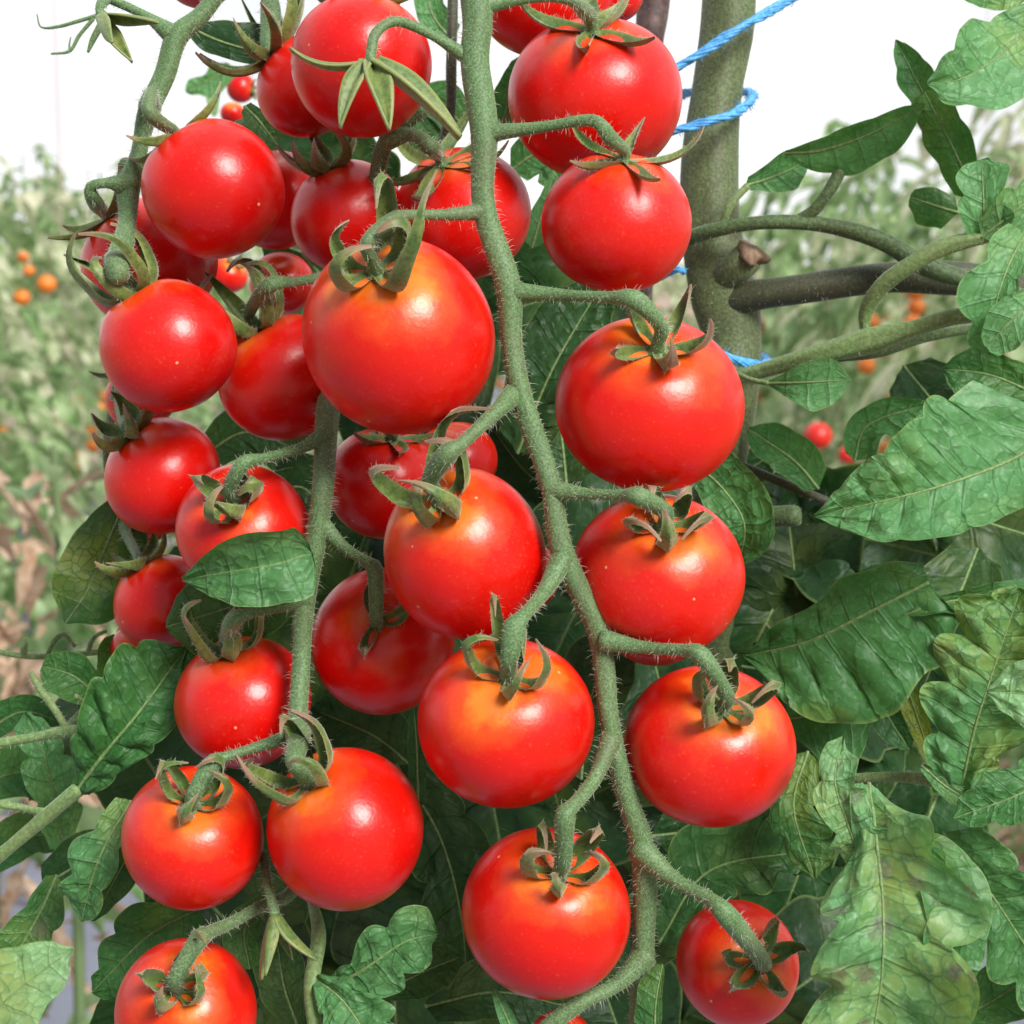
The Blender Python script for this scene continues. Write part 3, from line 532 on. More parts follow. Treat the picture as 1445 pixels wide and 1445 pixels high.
Lf('leaf seen from below like a green boat, above the arching branch', [(1108, 216, .418), (1160, 212, .416), (1230, 188, .412), (1306, 146, .408)], [4, 34, 48, 46, 30, 6], [4, 26, 34, 34, 24, 8], kl=-.5, kr=1.6, sw=5, tone=.5, bul=.2, ruf=.2, lobe=0.03)
Lf('small round leaf on its own stalk left of the boat shaped leaf', [(1052, 262, .424), (1090, 250, .424), (1140, 228, .424)], [8, 36, 6], [12, 38, 8], kl=.3, kr=.8, tone=.5, bul=.5, n=4)
Lf('small heart shaped dark leaf at right, below the hanging pointed leaf', [(1352, 300, .43), (1325, 292, .43), (1284, 278, .43)], [22, 30, 8], [34, 36, 8], kl=-.3, kr=-.3, tone=.28, bul=.3, n=3)
stem('leaf_stalk', 'light green curved leaf stalk crossing in front of the dark side branch', [(1228, 470, .41), (1222, 440, .408), (1240, 405, .404), (1285, 372, .40), (1335, 347, .398), (1400, 332, .396), (1460, 318, .396)] and [(1222, 480, .41, 10), (1222, 440, .408, 22), (1244, 405, .404, 24), (1285, 374, .40, 25), (1335, 348, .398, 26), (1400, 332, .396, 20), (1470, 318, .396, 12)], PALE, 'leaf stalk', hair=.4, ridge=.06)
Lf('upper grey green lobed leaf at the right edge on the curved stalk', [(1385, 345, .397), (1388, 300, .394), (1385, 225, .394)], [30, 50, 34, 44, 26], [26, 36, 54, 34, 18], kl=.4, kr=.5, tone=.68, yel=.1, bul=.7, n=4, lobe=0.16)
Lf('grey green leaf lobe touching the right edge above the curved stalk', [(1385, 335, .395), (1430, 300, .392), (1490, 250, .392)], [30, 36, 30, 10], [30, 40, 36, 10], tone=.68, bul=.7, n=4, lobe=0.16)
Lf('drooping grey green leaf at the right edge under the curved stalk', [(1450, 325, .392), (1425, 370, .388), (1405, 430, .387), (1395, 500, .39)], [30, 60, 60, 12], [30, 40, 26, 12], kl=.5, kr=.8, tone=.7, bul=.9, n=5, lobe=0.16)
Lf('pale leaf with a hooked tip at the right edge beside the lower leaf stalk', [(1470, 420, .385), (1430, 450, .384), (1392, 490, .386)], [30, 42, 10], [30, 44, 20], kl=.7, kr=.6, tone=.74, bul=.6, n=4)
stem('leaf_stalk', 'long green leaf stalk leaving the stalk toward the right edge', [(1030, 535, .425, 20), (1080, 522, .42, 24), (1150, 502, .412, 28), (1220, 482, .408, 38), (1280, 466, .404, 26), (1340, 448, .40, 24), (1400, 440, .396, 20), (1480, 410, .394, 12)], PALE, 'leaf stalk', hair=.4, ridge=.08,
 extra=[('side_shoot', [(1180, 500, .412, 26), (1240, 492, .415, 26), (1310, 470, .418, 26), (1395, 458, .42, 22), (1460, 458, .42, 18)], STEMB)])
Lf('small oval grey green leaf on the long leaf stalk beside the wide tomato', [(1085, 541, .41), (1130, 540, .405), (1200, 536, .402)], [4, 22, 44, 34, 10], [4, 16, 34, 34, 10], kl=.3, kr=.3, sw=10, tone=.66, yel=.05, bul=.3, n=4, pet=[(1035, 525, .42, 8), (1060, 536, .414, 8), (1085, 541, .41, 8)])
Lf('flat dark green leaf below the small oval leaf', [(1155, 690, .43), (1120, 650, .432), (1055, 605, .436)], [30, 44, 34, 8], [20, 34, 30, 8], kl=.2, kr=.3, tone=.36, yel=.05, bul=.3, n=4)
Lf('dark leaf in shade left of the flat dark one', [(1020, 680, .45), (1060, 660, .45), (1090, 640, .45)], [20, 34, 8], [20, 34, 8], tone=.18, n=4)
Lf('leaf standing behind the big ribbed leaf, catching light on its top', [(1205, 650, .43), (1225, 600, .428), (1310, 570, .425)], [30, 45, 30, 8], [20, 34, 30, 8], kl=.6, kr=.9, tone=.5, yel=.4, n=5)
Lf('leaf at the right edge above the big ribbed leaf', [(1470, 560, .43), (1400, 530, .43), (1330, 520, .43)], [30, 40, 40, 8], [30, 60, 50, 8], kl=.4, kr=.6, tone=.4, yel=.1, n=5)
Lf('dark leaf at the right edge just over the big ribbed leaf', [(1490, 600, .41), (1430, 590, .408), (1370, 580, .408)], [20, 40, 8], [20, 30, 8], tone=.35, n=4)
Lf('big ribbed leaf at the right edge with a curved midrib', [(1500, 590, .372), (1440, 642, .37), (1340, 682, .366), (1250, 706, .366), (1148, 728, .37)], [150, 150, 150, 130, 95, 70, 36, 8], [90, 92, 100, 105, 100, 80, 45, 8], kl=.45, kr=1.15, sw=30, tone=.66, yel=.22, spots=.08, bul=1.05, n=9, rib=7, lobe=0.05)
Lf('dark ribbed leaf pointing down left under the big ribbed leaf', [(1310, 822, .385), (1230, 862, .386), (1140, 905, .39), (1050, 925, .396)], [30, 60, 66, 50, 40, 10], [70, 110, 130, 150, 110, 20], kl=.7, kr=.3, lobe=.02, sw=-12, tone=.42, yel=.4, bul=.85, n=7, rib=6)
Lf('wavy edged dark leaf lying between the two ribbed leaves at right', [(1480, 830, .395), (1400, 842, .388), (1330, 850, .384), (1275, 868, .384)], [20, 26, 14, 6], [40, 40, 30, 8], kl=.5, kr=1.2, ruf=2.5, tone=.35, n=5)
Lf('twisted leaf curling behind the large right tomato', [(975, 650, .405), (1020, 690, .398), (1050, 740, .396), (1042, 800, .40)], [8, 34, 40, 30, 8], [20, 50, 50, 44, 8], kl=.6, kr=.5, sw=5, tone=.42, yel=.1, bul=1.6, n=6)
Lf('rounded leaf with smooth edge right of the lower right tomato', [(1110, 1015, .40), (1150, 1010, .398), (1230, 1015, .396)], [26, 64, 76, 66, 14], [22, 46, 54, 50, 14], kl=.3, kr=.5, lobe=0, sw=12, tone=.42, yel=.05, bul=.4, n=4)
Lf('big wrinkled leaf covering the right edge with yellow patches', [(1355, 1120, .385), (1375, 1030, .382), (1400, 950, .38), (1440, 830, .38)], [20, 70, 105, 110, 80, 30], [40, 80, 90, 90, 80, 30], kl=.4, kr=.3, sw=20, tone=.58, yel=.55, spots=.15, bul=1.8, n=9, lobe=0.14)
Lf('narrow yellow striped leaf hanging in shade right of the rounded leaf', [(1262, 925, .41), (1290, 1000, .405), (1318, 1085, .404)], [14, 22, 18, 6], [14, 20, 16, 6], kl=.8, kr=.9, sw=0, tone=.4, yel=1.0, bul=.4)
Lf('dark drooping leaf in the shade left of the yellow striped leaf', [(1240, 935, .42), (1248, 1000, .42), (1285, 1060, .42)], [20, 34, 30, 6], [20, 36, 30, 6], kl=.9, kr=.9, tone=.3, bul=.8, n=6)
Lf('pale quilted leaf in the foreground, cut by the right edge', [(1540, 1010, .33), (1480, 985, .328), (1392, 975, .33)], [70, 85, 60, 12], [50, 60, 50, 12], kl=.3, kr=.4, sw=0, tone=.95, yel=.2, bul=1.6, n=5)
stem('leaf_stalk', 'pale green leaf stalk joining the wrinkled leaf low at right', [(1205, 1098, .40, 14), (1260, 1096, .396, 16), (1310, 1100, .39, 20), (1355, 1110, .386, 34)], PALE, 'leaf stalk', hair=.4)
Lf('leafy strip growing from the pale leaf stalk at lower right', [(1300, 1080, .385), (1335, 1110, .383), (1375, 1135, .384)], [6, 16, 20, 8], [6, 14, 18, 8], kl=.5, kr=.5, tone=.62, n=4)
Lf('curled green leaf at the right edge under the wrinkled leaf', [(1500, 1080, .375), (1440, 1120, .372), (1345, 1155, .374)], [30, 60, 45, 10], [30, 50, 40, 10], kl=.5, kr=.9, tone=.48, yel=.15, bul=1.2, n=6, lobe=0.14)
Lf('deeply veined leaf at the bottom right edge beside the spotted leaf', [(1330, 1175, .39), (1390, 1250, .387), (1450, 1340, .388), (1500, 1420, .39)], [40, 80, 70, 40], [50, 90, 90, 40], kl=.4, kr=.3, tone=.46, yel=.1, bul=1.6, n=8, lobe=0.14)
Lf('leaf in the bottom right corner under the deeply veined leaf', [(1350, 1440, .40), (1420, 1400, .398), (1500, 1340, .398)], [30, 50, 50, 20], [40, 60, 60, 20], tone=.42, bul=1.4, n=6)
# spotted foreground leaf: two folded lobes
Lf('large pale spotted leaf in the foreground at bottom right, with wavy pale margin', [(1226, 1105, .338), (1236, 1180, .332), (1246, 1280, .328), (1244, 1380, .326), (1225, 1500, .328)], [14, 40, 90, 100, 100, 110, 110], [14, 90, 155, 155, 140, 125, 90], kl=.25, kr=.7, sw=22, tone=.76, yel=.6, spots=1.0, bul=1.3, ruf=3.0, n=8, rib=7, lobe=0.12)
Lf('upright curly spotted leaf tip rising from the large spotted leaf', [(1215, 1215, .336), (1195, 1160, .332), (1178, 1100, .33), (1190, 1040, .334)], [60, 62, 40, 40, 30, 8], [24, 36, 34, 34, 26, 8], kl=.4, kr=.5, sw=10, tone=.78, yel=.5, spots=.8, bul=1.2, ruf=1.8, n=6, lobe=0.18)
Lf('right folded lobe of dark green beside the spotted leaf', [(1270, 1195, .334), (1320, 1215, .329), (1350, 1290, .325), (1330, 1400, .324)], [6, 40, 52, 46, 20], [16, 50, 50, 30], kl=.9, kr=-.3, sw=5, tone=.5, yel=.3, spots=.3, bul=.8, n=6)
Lf('brownish leaf between the lower right tomato and the spotted leaf tip', [(1140, 1060, .385), (1120, 1140, .382), (1150, 1240, .38)], [20, 40, 36, 8], [24, 50, 60, 10], kl=-.4, kr=.4, tone=.4, yel=.35, spots=.2, n=6, lobe=0.14)
Lf('dark fine leaf behind the small shaded tomato at lower right', [(930, 1330, .40), (1000, 1230, .396), (1140, 1200, .394)], [30, 60, 60, 20], [30, 70, 90, 20], kl=.5, kr=.5, tone=.28, n=7, lobe=0.14)
Lf('dark leaf under the lower right tomato', [(920, 1180, .41), (1000, 1170, .41), (1100, 1150, .41)], [30, 50, 50, 20], [30, 60, 70, 20], tone=.2, n=6)
Lf('young leaf rolled up in the dark hollow right of the spotted leaf tip', [(1275, 1210, .40), (1290, 1190, .40), (1290, 1165, .40)], [16, 22, 8], [20, 24, 8], tone=.4, n=3)
# --- centre, behind the tomatoes
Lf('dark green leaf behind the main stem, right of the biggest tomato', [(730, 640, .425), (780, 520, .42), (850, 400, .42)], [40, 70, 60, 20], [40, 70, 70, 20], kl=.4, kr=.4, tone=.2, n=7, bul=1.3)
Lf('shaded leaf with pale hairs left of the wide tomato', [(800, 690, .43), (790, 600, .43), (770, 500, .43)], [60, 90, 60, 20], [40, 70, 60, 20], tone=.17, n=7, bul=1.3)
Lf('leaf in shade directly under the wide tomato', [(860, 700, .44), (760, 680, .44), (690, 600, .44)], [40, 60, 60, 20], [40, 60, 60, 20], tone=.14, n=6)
Lf('leaf behind the top of the main stem, left of the dark red tomato', [(700, 200, .43), (715, 150, .43), (735, 80, .43)], [16, 30, 28, 10], [20, 30, 22, 8], tone=.35, n=5)
Lf('bright green leaf showing between the main stem and the round tomato', [(720, 240, .44), (760, 220, .44), (800, 270, .44)], [30, 40, 30, 10], [30, 40, 40, 10], tone=.5, yel=.3, n=5)
Lf('green leaf glowing above the stem at the very top centre', [(640, 60, .45), (610, 20, .45), (600, -30, .45)], [26, 30, 20], [20, 26, 20], tone=.6, n=4)
Lf('green leaf between the top left tomato and the main stem', [(655, 180, .45), (620, 150, .45), (590, 220, .45)], [30, 40, 40, 10], [30, 40, 30, 10], tone=.5, n=5)
Lf('pale leaf edge beside the round tomato left side', [(750, 350, .42), (765, 300, .42), (780, 250, .42)], [16, 26, 12, 6], [16, 20, 12, 6], kl=.8, kr=.6, tone=.5, bul=.3, n=3)
Lf('dark veined leaf between the large left tomato and the bottom centre one', [(560, 1080, .40), (620, 1180, .40), (650, 1290, .40), (660, 1400, .40)], [30, 60, 66, 50, 20], [40, 70, 80, 60, 20], kl=.4, kr=.4, tone=.2, yel=.05, n=8, bul=1.6, lobe=0.14)
Lf('dark leaf in the gap under the shaded tomato between the stems', [(590, 1090, .41), (530, 1040, .41), (440, 1000, .41)], [40, 60, 50, 20], [40, 60, 50, 20], tone=.2, n=6, bul=1.2)
Lf('narrow dark leaf right of the large left tomato', [(590, 1140, .395), (588, 1060, .396), (584, 1000, .40)], [14, 16, 8], [14, 16, 8], tone=.3, n=4)
Lf('shaded leaf behind the main stem below the large right tomato', [(820, 1100, .41), (830, 1000, .41), (870, 880, .41)], [40, 60, 60, 20], [40, 70, 60, 20], tone=.15, n=7)
Lf('shaded leaf beside the main stem, right of the bottom centre tomato', [(860, 1400, .405), (930, 1290, .405), (960, 1180, .405)], [40, 60, 60, 20], [40, 60, 50, 20], tone=.2, n=7)
Lf('dark leaf under the bottom centre tomato', [(600, 1420, .39), (700, 1400, .392), (800, 1420, .395)], [30, 50, 50, 20], [30, 60, 60, 20], tone=.22, n=6)
Lf('thin curled leaf tip pointing up beside the bottom edge pedicel', [(735, 1480, .35), (712, 1430, .349), (697, 1395, .35)], [14, 14, 5], [14, 14, 5], kl=.6, kr=.6, tone=.5, bul=.2, n=4)
Lf('curled pale edged leaf at the bottom, right of the main stem', [(925, 1480, .35), (925, 1420, .348), (935, 1360, .349)], [10, 14, 10, 5], [30, 34, 30, 10], kl=.9, kr=-.4, tone=.42, bul=.6, n=5)
Lf('bright green lobed leaf at bottom, upper lobe under the large left tomato', [(455, 1400, .365), (510, 1370, .36), (570, 1330, .358), (618, 1318, .36)], [24, 44, 62, 52, 14], [10, 22, 44, 56, 20], kl=.4, kr=.5, sw=18, tone=.6, yel=.25, bul=1.7, n=6, rib=6, lobe=0.16)
Lf('bright green lobed leaf at bottom, large lower lobe cut by the frame', [(445, 1380, .362), (490, 1420, .358), (540, 1500, .356)], [10, 60, 90, 50], [10, 40, 60, 40], kl=.4, kr=.3, sw=18, tone=.58, yel=.2, bul=1.5, n=6, pet=[(440, 1270, .375, 14), (450, 1320, .368, 22), (440, 1390, .362, 24), (445, 1460, .36, 22)], lobe=0.16)
Lf('dark leaf right of the bright lobed leaf at the bottom', [(540, 1400, .385), (600, 1370, .384), (650, 1350, .384)], [20, 44, 36, 10], [20, 50, 40, 10], tone=.26, n=5)
Lf('dark leaf behind the empty pale calyx at lower left', [(420, 1450, .385), (400, 1390, .385), (390, 1320, .385)], [20, 40, 40, 16], [20, 44, 44, 20], tone=.22, n=5)
Lf('small leaf hanging left of the empty pale calyx', [(375, 1265, .372), (345, 1310, .37), (352, 1368, .37)], [10, 34, 32, 10], [10, 30, 28, 10], tone=.34, bul=.4, n=4)
# --- left group
Lf('leaf top side folded over below the leaf resting tomato', [(258, 818, .352), (330, 806, .347), (390, 796, .347), (440, 780, .350)], [2, 26, 48, 60, 60, 52], [2, 34, 58, 74, 72, 40], kl=.4, kr=1.5, sw=0, tone=.52, yel=.2, bul=1.3, n=5, rib=2)
Lf('shaded underside of the folded leaf behind the green calyx', [(425, 815, .374), (330, 855, .377), (234, 885, .376)], [20, 40, 60, 58, 22], [30, 52, 66, 70, 30], kl=-.4, kr=-.4, sw=0, tone=.34, bul=.4, n=5)
Lf('dark leaf with yellow blotches at the left of the red column', [(190, 850, .405), (150, 820, .403), (110, 800, .402), (84, 860, .402)] and [(185, 690, .41), (150, 770, .405), (125, 830, .402), (92, 880, .402)], [10, 36, 52, 56, 50, 14], [20, 50, 70, 66, 50, 12], kl=-.15, kr=-.2, sw=10, tone=.3, yel=.55, spots=.25, bul=.4, n=6)
Lf('big ribbed green leaf at left running up to the lowest column tomatoes', [(108, 1115, .378), (150, 1060, .374), (200, 1000, .374), (262, 915, .380)], [20, 40, 52, 62, 62, 40, 10], [10, 50, 80, 95, 90, 60, 12], kl=.4, kr=.4, sw=24, tone=.36, yel=.12, bul=1.8, n=8, rib=7, pet=[(-40, 1240, .384, 20), (20, 1190, .382, 20), (70, 1148, .38, 22), (112, 1112, .378, 24)], lobe=0.09)
Lf('curled light green leaf below the big ribbed leaf, left of the lower left tomato', [(185, 1130, .366), (150, 1190, .362), (130, 1240, .362), (115, 1300, .366)], [20, 36, 52, 40, 16], [10, 30, 34, 28, 12], kl=-.5, kr=.8, sw=14, tone=.56, yel=.3, spots=.15, bul=1.4, ruf=1.6, n=6, lobe=0.16)
Lf('dark back part of the curled light leaf touching the lower left tomato', [(230, 1110, .376), (190, 1190, .374), (130, 1300, .374)], [20, 34, 26, 8], [20, 34, 30, 8], kl=.5, kr=.4, tone=.28, n=5)
Lf('brown spotted leaf drooping at the left edge', [(80, 1235, .385), (50, 1300, .38), (-10, 1400, .38)], [14, 32, 44, 40, 20], [16, 42, 50, 40, 20], kl=.3, kr=.5, tone=.36, yel=.3, spots=.7, n=6, lobe=0.12)
Lf('bright yellow green leaf in the near foreground at the bottom left corner', [(-80, 1500, .30), (10, 1410, .298), (104, 1338, .298)], [70, 78, 62, 42, 8], [90, 92, 78, 50, 8], kl=.35, kr=.35, sw=30, tone=1.0, yel=.9, bul=.5, n=6, lobe=0.02)
Lf('ribbed leaf behind the bottom left tomato', [(285, 1280, .385), (210, 1320, .38), (130, 1400, .38)], [30, 56, 54, 30, 8], [30, 66, 70, 60, 10], kl=.4, kr=.3, tone=.4, yel=.3, n=7, lobe=0.12)
Lf('dark lower leaf left of the bottom left tomato', [(190, 1370, .395), (170, 1420, .395), (150, 1480, .395)], [30, 40, 40], [30, 44, 40], tone=.25, n=5)
Lf('light green rough leaf at left behind the thin crossing stalks', [(90, 1200, .41), (75, 1120, .405), (60, 1060, .404), (35, 1005, .405)], [16, 52, 50, 30, 16], [20, 40, 44, 36, 16], kl=.4, kr=.5, tone=.6, yel=.3, bul=1.3, n=6, lobe=0.18)
Lf('rounded dark leaf left of the big ribbed leaf top', [(145, 990, .405), (105, 955, .402), (60, 940, .404)], [14, 36, 34, 10], [20, 50, 40, 12], kl=.4, kr=.7, tone=.38, yel=.1, n=5)
Lf('rolled leaf at left just under the orange red column tomato', [(165, 985, .41), (158, 940, .408), (160, 895, .41)], [16, 24, 20, 6], [16, 26, 26, 6], kl=.9, kr=.8, tone=.34, n=4)
Lf('bluish leaf at the left edge between the crossing stalks', [(-30, 1110, .42), (30, 1090, .42), (80, 1120, .42)], [30, 50, 40, 10], [30, 50, 40, 10], tone=.45, n=5)
Lf('dark leaf at the left edge below the lower stalk', [(-30, 1230, .42), (40, 1180, .42), (110, 1190, .42)], [20, 36, 30, 10], [20, 44, 40, 10], tone=.3, n=5)
Lf('dark green arched leaf at the left edge above the upper stalk', [(-30, 1040, .42), (30, 1005, .418), (90, 1020, .418)], [16, 28, 24, 8], [20, 34, 26, 8], kl=.7, kr=.6, tone=.34, n=5)
Lf('dark leaf in shade below the thick pale stalk at left', [(60, 1250, .40), (110, 1220, .40), (170, 1180, .40)], [30, 50, 44, 12], [30, 50, 40, 12], tone=.2, n=5)
stem('leaf_stalk', 'thin green stalk crossing at left with a short side bud', [(-40, 1054, .386, 13), (40, 1042, .386, 14), (95, 1032, .384, 18), (130, 1032, .382, 16)], PALE, 'leaf stalk', hair=.8,
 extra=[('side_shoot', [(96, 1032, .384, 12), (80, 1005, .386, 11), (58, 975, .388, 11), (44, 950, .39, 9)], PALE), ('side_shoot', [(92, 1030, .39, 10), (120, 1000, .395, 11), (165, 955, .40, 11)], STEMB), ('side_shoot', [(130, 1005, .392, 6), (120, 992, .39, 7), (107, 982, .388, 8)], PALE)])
stem('leaf_stalk', 'thin green stalk at left joining the thick pale stalk', [(-40, 1132, .384, 11), (20, 1138, .383, 11), (60, 1146, .381, 13), (78, 1144, .38, 12)], PALE, 'leaf stalk', hair=.8)
stem('leaf_stalk', 'slender green tendril stem at left above the arched leaf', [(-40, 910, .43, 9), (20, 924, .43, 9), (70, 926, .43, 9), (140, 920, .43, 9)], PALE, 'leaf stalk', hair=.5,
 extra=[('side_shoot', [(66, 926, .43, 7), (76, 905, .43, 8), (90, 895, .43, 8), (106, 912, .43, 6)], PALE), ('side_shoot', [(34, 926, .43, 8), (34, 910, .428, 12), (37, 900, .428, 4)], PALE), ('side_shoot', [(124, 920, .43, 7), (132, 900, .43, 8), (150, 890, .43, 6)], PALE)])
Lf('shaded leaf behind the tomatoes in the left of the cluster, above the dark calyx', [(290, 640, .43), (350, 610, .43), (430, 640, .43)], [30, 50, 50, 20], [30, 50, 60, 20], tone=.22, yel=.1, n=6)
Lf('shaded leaf behind the second stem beside the leaf resting tomato', [(380, 700, .43), (430, 690, .43), (480, 760, .43)], [30, 50, 50, 20], [40, 60, 60, 20], tone=.18, n=6)
Lf('large dark olive leaf at the top left of the cluster under curled sepals', [(262, 36, .40), (310, 58, .398), (370, 75, .398), (430, 90, .40)], [6, 24, 20, 16, 6], [6, 30, 42, 36, 10], kl=.3, kr=-.5, sw=5, tone=.12, bul=.4, n=5)
Lf('dark rolled leaf between the smooth round tomato and the top pair', [(345, 150, .42), (365, 170, .418), (392, 205, .418)], [12, 24, 20, 8], [12, 16, 12, 8], tone=.25, kl=.8, n=4)
Lf('distant green lobed leaf in the white gap at upper left', [(330, 95, .6), (300, 110, .6), (262, 130, .6)], [12, 22, 10, 16, 6], [16, 26, 30, 12, 6], tone=.6, ruf=1, n=4)
Lf('distant pale leaf hanging in the white gap at upper left', [(300, 105, .62), (300, 130, .62), (302, 165, .62)], [10, 12, 5], [10, 12, 5], tone=.95, ruf=1, n=4)
stem('tendril', 'dark thin tendril in the white sky at the top left', [(150, 18, .42, 7), (110, 30, .42, 6), (80, 38, .42, 5), (58, 38, .42, 3), (52, 20, .42, 2)], STEM, 'tendril', hair=.1, extra=[('side_shoot', [(132, 26, .42, 6), (112, 50, .42, 6), (98, 72, .42, 5), (72, 76, .42, 3)], STEM), ('side_shoot', [(98, 72, .42, 4), (98, 62, .42, 3), (100, 52, .42, 2)], STEM), ('side_shoot', [(142, 36, .40, 12), (132, 54, .40, 10), (124, 74, .40, 4)], STEM)])
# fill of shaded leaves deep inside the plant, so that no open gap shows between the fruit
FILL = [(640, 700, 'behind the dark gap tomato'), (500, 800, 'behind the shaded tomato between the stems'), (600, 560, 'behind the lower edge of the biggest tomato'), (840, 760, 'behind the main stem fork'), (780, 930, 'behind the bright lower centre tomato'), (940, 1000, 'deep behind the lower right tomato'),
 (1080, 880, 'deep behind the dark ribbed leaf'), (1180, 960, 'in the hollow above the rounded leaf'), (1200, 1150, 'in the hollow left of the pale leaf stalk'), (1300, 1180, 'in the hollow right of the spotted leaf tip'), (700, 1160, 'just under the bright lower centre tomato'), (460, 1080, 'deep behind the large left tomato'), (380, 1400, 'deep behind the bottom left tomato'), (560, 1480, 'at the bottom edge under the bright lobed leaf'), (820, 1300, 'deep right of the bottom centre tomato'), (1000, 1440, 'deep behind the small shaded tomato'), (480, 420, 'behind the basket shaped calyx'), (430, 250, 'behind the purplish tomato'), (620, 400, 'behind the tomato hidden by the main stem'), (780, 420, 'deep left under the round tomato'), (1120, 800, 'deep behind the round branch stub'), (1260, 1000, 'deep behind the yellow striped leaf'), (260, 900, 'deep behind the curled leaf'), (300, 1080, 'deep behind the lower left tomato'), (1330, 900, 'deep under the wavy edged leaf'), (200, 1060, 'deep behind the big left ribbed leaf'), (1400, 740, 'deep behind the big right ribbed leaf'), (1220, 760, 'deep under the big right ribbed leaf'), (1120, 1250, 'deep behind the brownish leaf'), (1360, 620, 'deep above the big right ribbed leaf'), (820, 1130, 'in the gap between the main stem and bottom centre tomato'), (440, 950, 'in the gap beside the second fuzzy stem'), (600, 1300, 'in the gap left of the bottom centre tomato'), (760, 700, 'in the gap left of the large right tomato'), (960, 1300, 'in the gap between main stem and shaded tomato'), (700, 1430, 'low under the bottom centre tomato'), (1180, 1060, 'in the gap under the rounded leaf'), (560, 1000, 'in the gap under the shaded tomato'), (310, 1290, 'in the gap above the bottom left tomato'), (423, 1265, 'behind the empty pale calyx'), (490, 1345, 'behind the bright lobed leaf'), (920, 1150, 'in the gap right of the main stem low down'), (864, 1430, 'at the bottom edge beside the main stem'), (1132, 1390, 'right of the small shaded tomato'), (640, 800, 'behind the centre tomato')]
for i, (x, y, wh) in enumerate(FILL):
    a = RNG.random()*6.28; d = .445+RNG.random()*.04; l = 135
    Lf('dark shaded leaf '+wh, [(x-l*math.cos(a), y-l*math.sin(a), d), (x, y, d-.012), (x+l*math.cos(a), y+l*math.sin(a), d)], [40, 100, 120, 90, 14], [40, 100, 120, 90, 14], kl=.4, kr=.4, tone=.05+.17*RNG.random(), n=6, grp='shaded leaves deep inside the plant')  # low tone paints the deep inner shade into the leaf colour
# ------------------------------------------------------------------ ground and field behind
def sheet(name, x0, x1, y0, y1, z, nx, ny, m, amp=0):
    V = [(x0+(x1-x0)*i/nx, y0+(y1-y0)*j/ny, z+(amp*mnoise.noise((i*.31, j*.27, z)) if amp else 0)) for j in range(ny+1) for i in range(nx+1)]
    Fc = [(j*(nx+1)+i, j*(nx+1)+i+1, (j+1)*(nx+1)+i+1, (j+1)*(nx+1)+i) for j in range(ny) for i in range(nx)]
    return tag(mesh(name, V, Fc, m), kind='structure')
SOIL = m_plain('soil', (.30, .22, .16), .95, (.42, .33, .25), 14, bs=.8); MUL = m_plain('mulch_fabric', (.15, .16, .20), .7, (.19, .2, .25), 60, bs=.3)
sheet('ground', -150, 150, -60, 320, 0, 60, 60, SOIL)
sheet('mulch_sheet', -1.9, .75, -1, 30, .03, 60, 400, MUL, .02)
def spherev(c, r, nu=12, nv=8):
    V = [(c[0]+r*math.sin(math.pi*i/nv)*math.cos(6.2832*j/nu), c[1]+r*math.sin(math.pi*i/nv)*math.sin(6.2832*j/nu), c[2]+r*.93*math.cos(math.pi*i/nv)) for i in range(nv+1) for j in range(nu)]
    return V, [(i*nu+j, (i+1)*nu+j, (i+1)*nu+(j+1) % nu, i*nu+(j+1) % nu) for i in range(nv) for j in range(nu)]
def leaflet(V, Fc, p, d, up, l, w, rn):
    d = d/np.linalg.norm(d); s = np.cross(d, up); s /= np.linalg.norm(s)+1e-9; nrm = np.cross(s, d); i0 = len(V); prof = ((0, .15), (.25, .8), (.45, .62), (.6, .9), (.8, .5), (1, .02)); dr = .25+rn.random()*.5
    for t, q in prof:
        c = p+d*l*t-A([0, 0, 1])*dr*l*t*t
        for k in (-1, 0, 1): V.append(c+s*k*w*q*.5+nrm*(.14*w*abs(k)))
    for i in range(len(prof)-1):
        for k in (0, 1): Fc.append((i0+i*3+k, i0+i*3+k+1, i0+i*3+k+4, i0+i*3+k+3))
def foliage(seed, h, rad, nl):
    rn = np.random.default_rng(seed); V, Fc = [], []
    for _ in range(nl):
        z = h*(.03+.97*rn.random()); a = rn.random()*6.2832; ro = rad*.12; p = A([ro*math.cos(a), ro*math.sin(a), z]); el = rn.normal(.25, .4); ln = rad*(.6+.8*rn.random())*(1.1-.5*z/h)
        d = A([math.cos(a)*math.cos(el), math.sin(a)*math.cos(el), math.sin(el)])
        for k in range(4):
            t = .3+.7*k/3; c = p+d*ln*t-A([0, 0, 1])*ln*.5*t*t
            if k < 3:
                for sg in (-1, 1):
                    b = a+sg*(1.0+.3*rn.normal()); leaflet(V, Fc, c, A([math.cos(b), math.sin(b), rn.normal(-.1, .4)]), A([rn.normal(0, .4), rn.normal(0, .4), 1]), .05+.04*rn.random(), .03+.03*rn.random(), rn)
            else: leaflet(V, Fc, c, d+A([0, 0, -.6]), A([rn.normal(0, .4), rn.normal(0, .4), 1]), .07+.05*rn.random(), .045+.03*rn.random(), rn)
    return V, Fc
FOL = []
for s in range(5):
    V, Fc = foliage(s+3, 1.0, .40, 90); me = bpy.data.meshes.new('foliage'); me.from_pydata([tuple(v) for v in V], [], Fc); me.materials.append(BGLEAF[s % 2]); FOL.append(me)
FRM = []
for k in range(3):
    V, Fc = spherev((0, 0, 0), .017); me = bpy.data.meshes.new('tomato'); me.from_pydata(V, [], Fc); me.materials.append(BGFR[k]); me.polygons.foreach_set('use_smooth', [True]*len(me.polygons)); FRM.append(me)
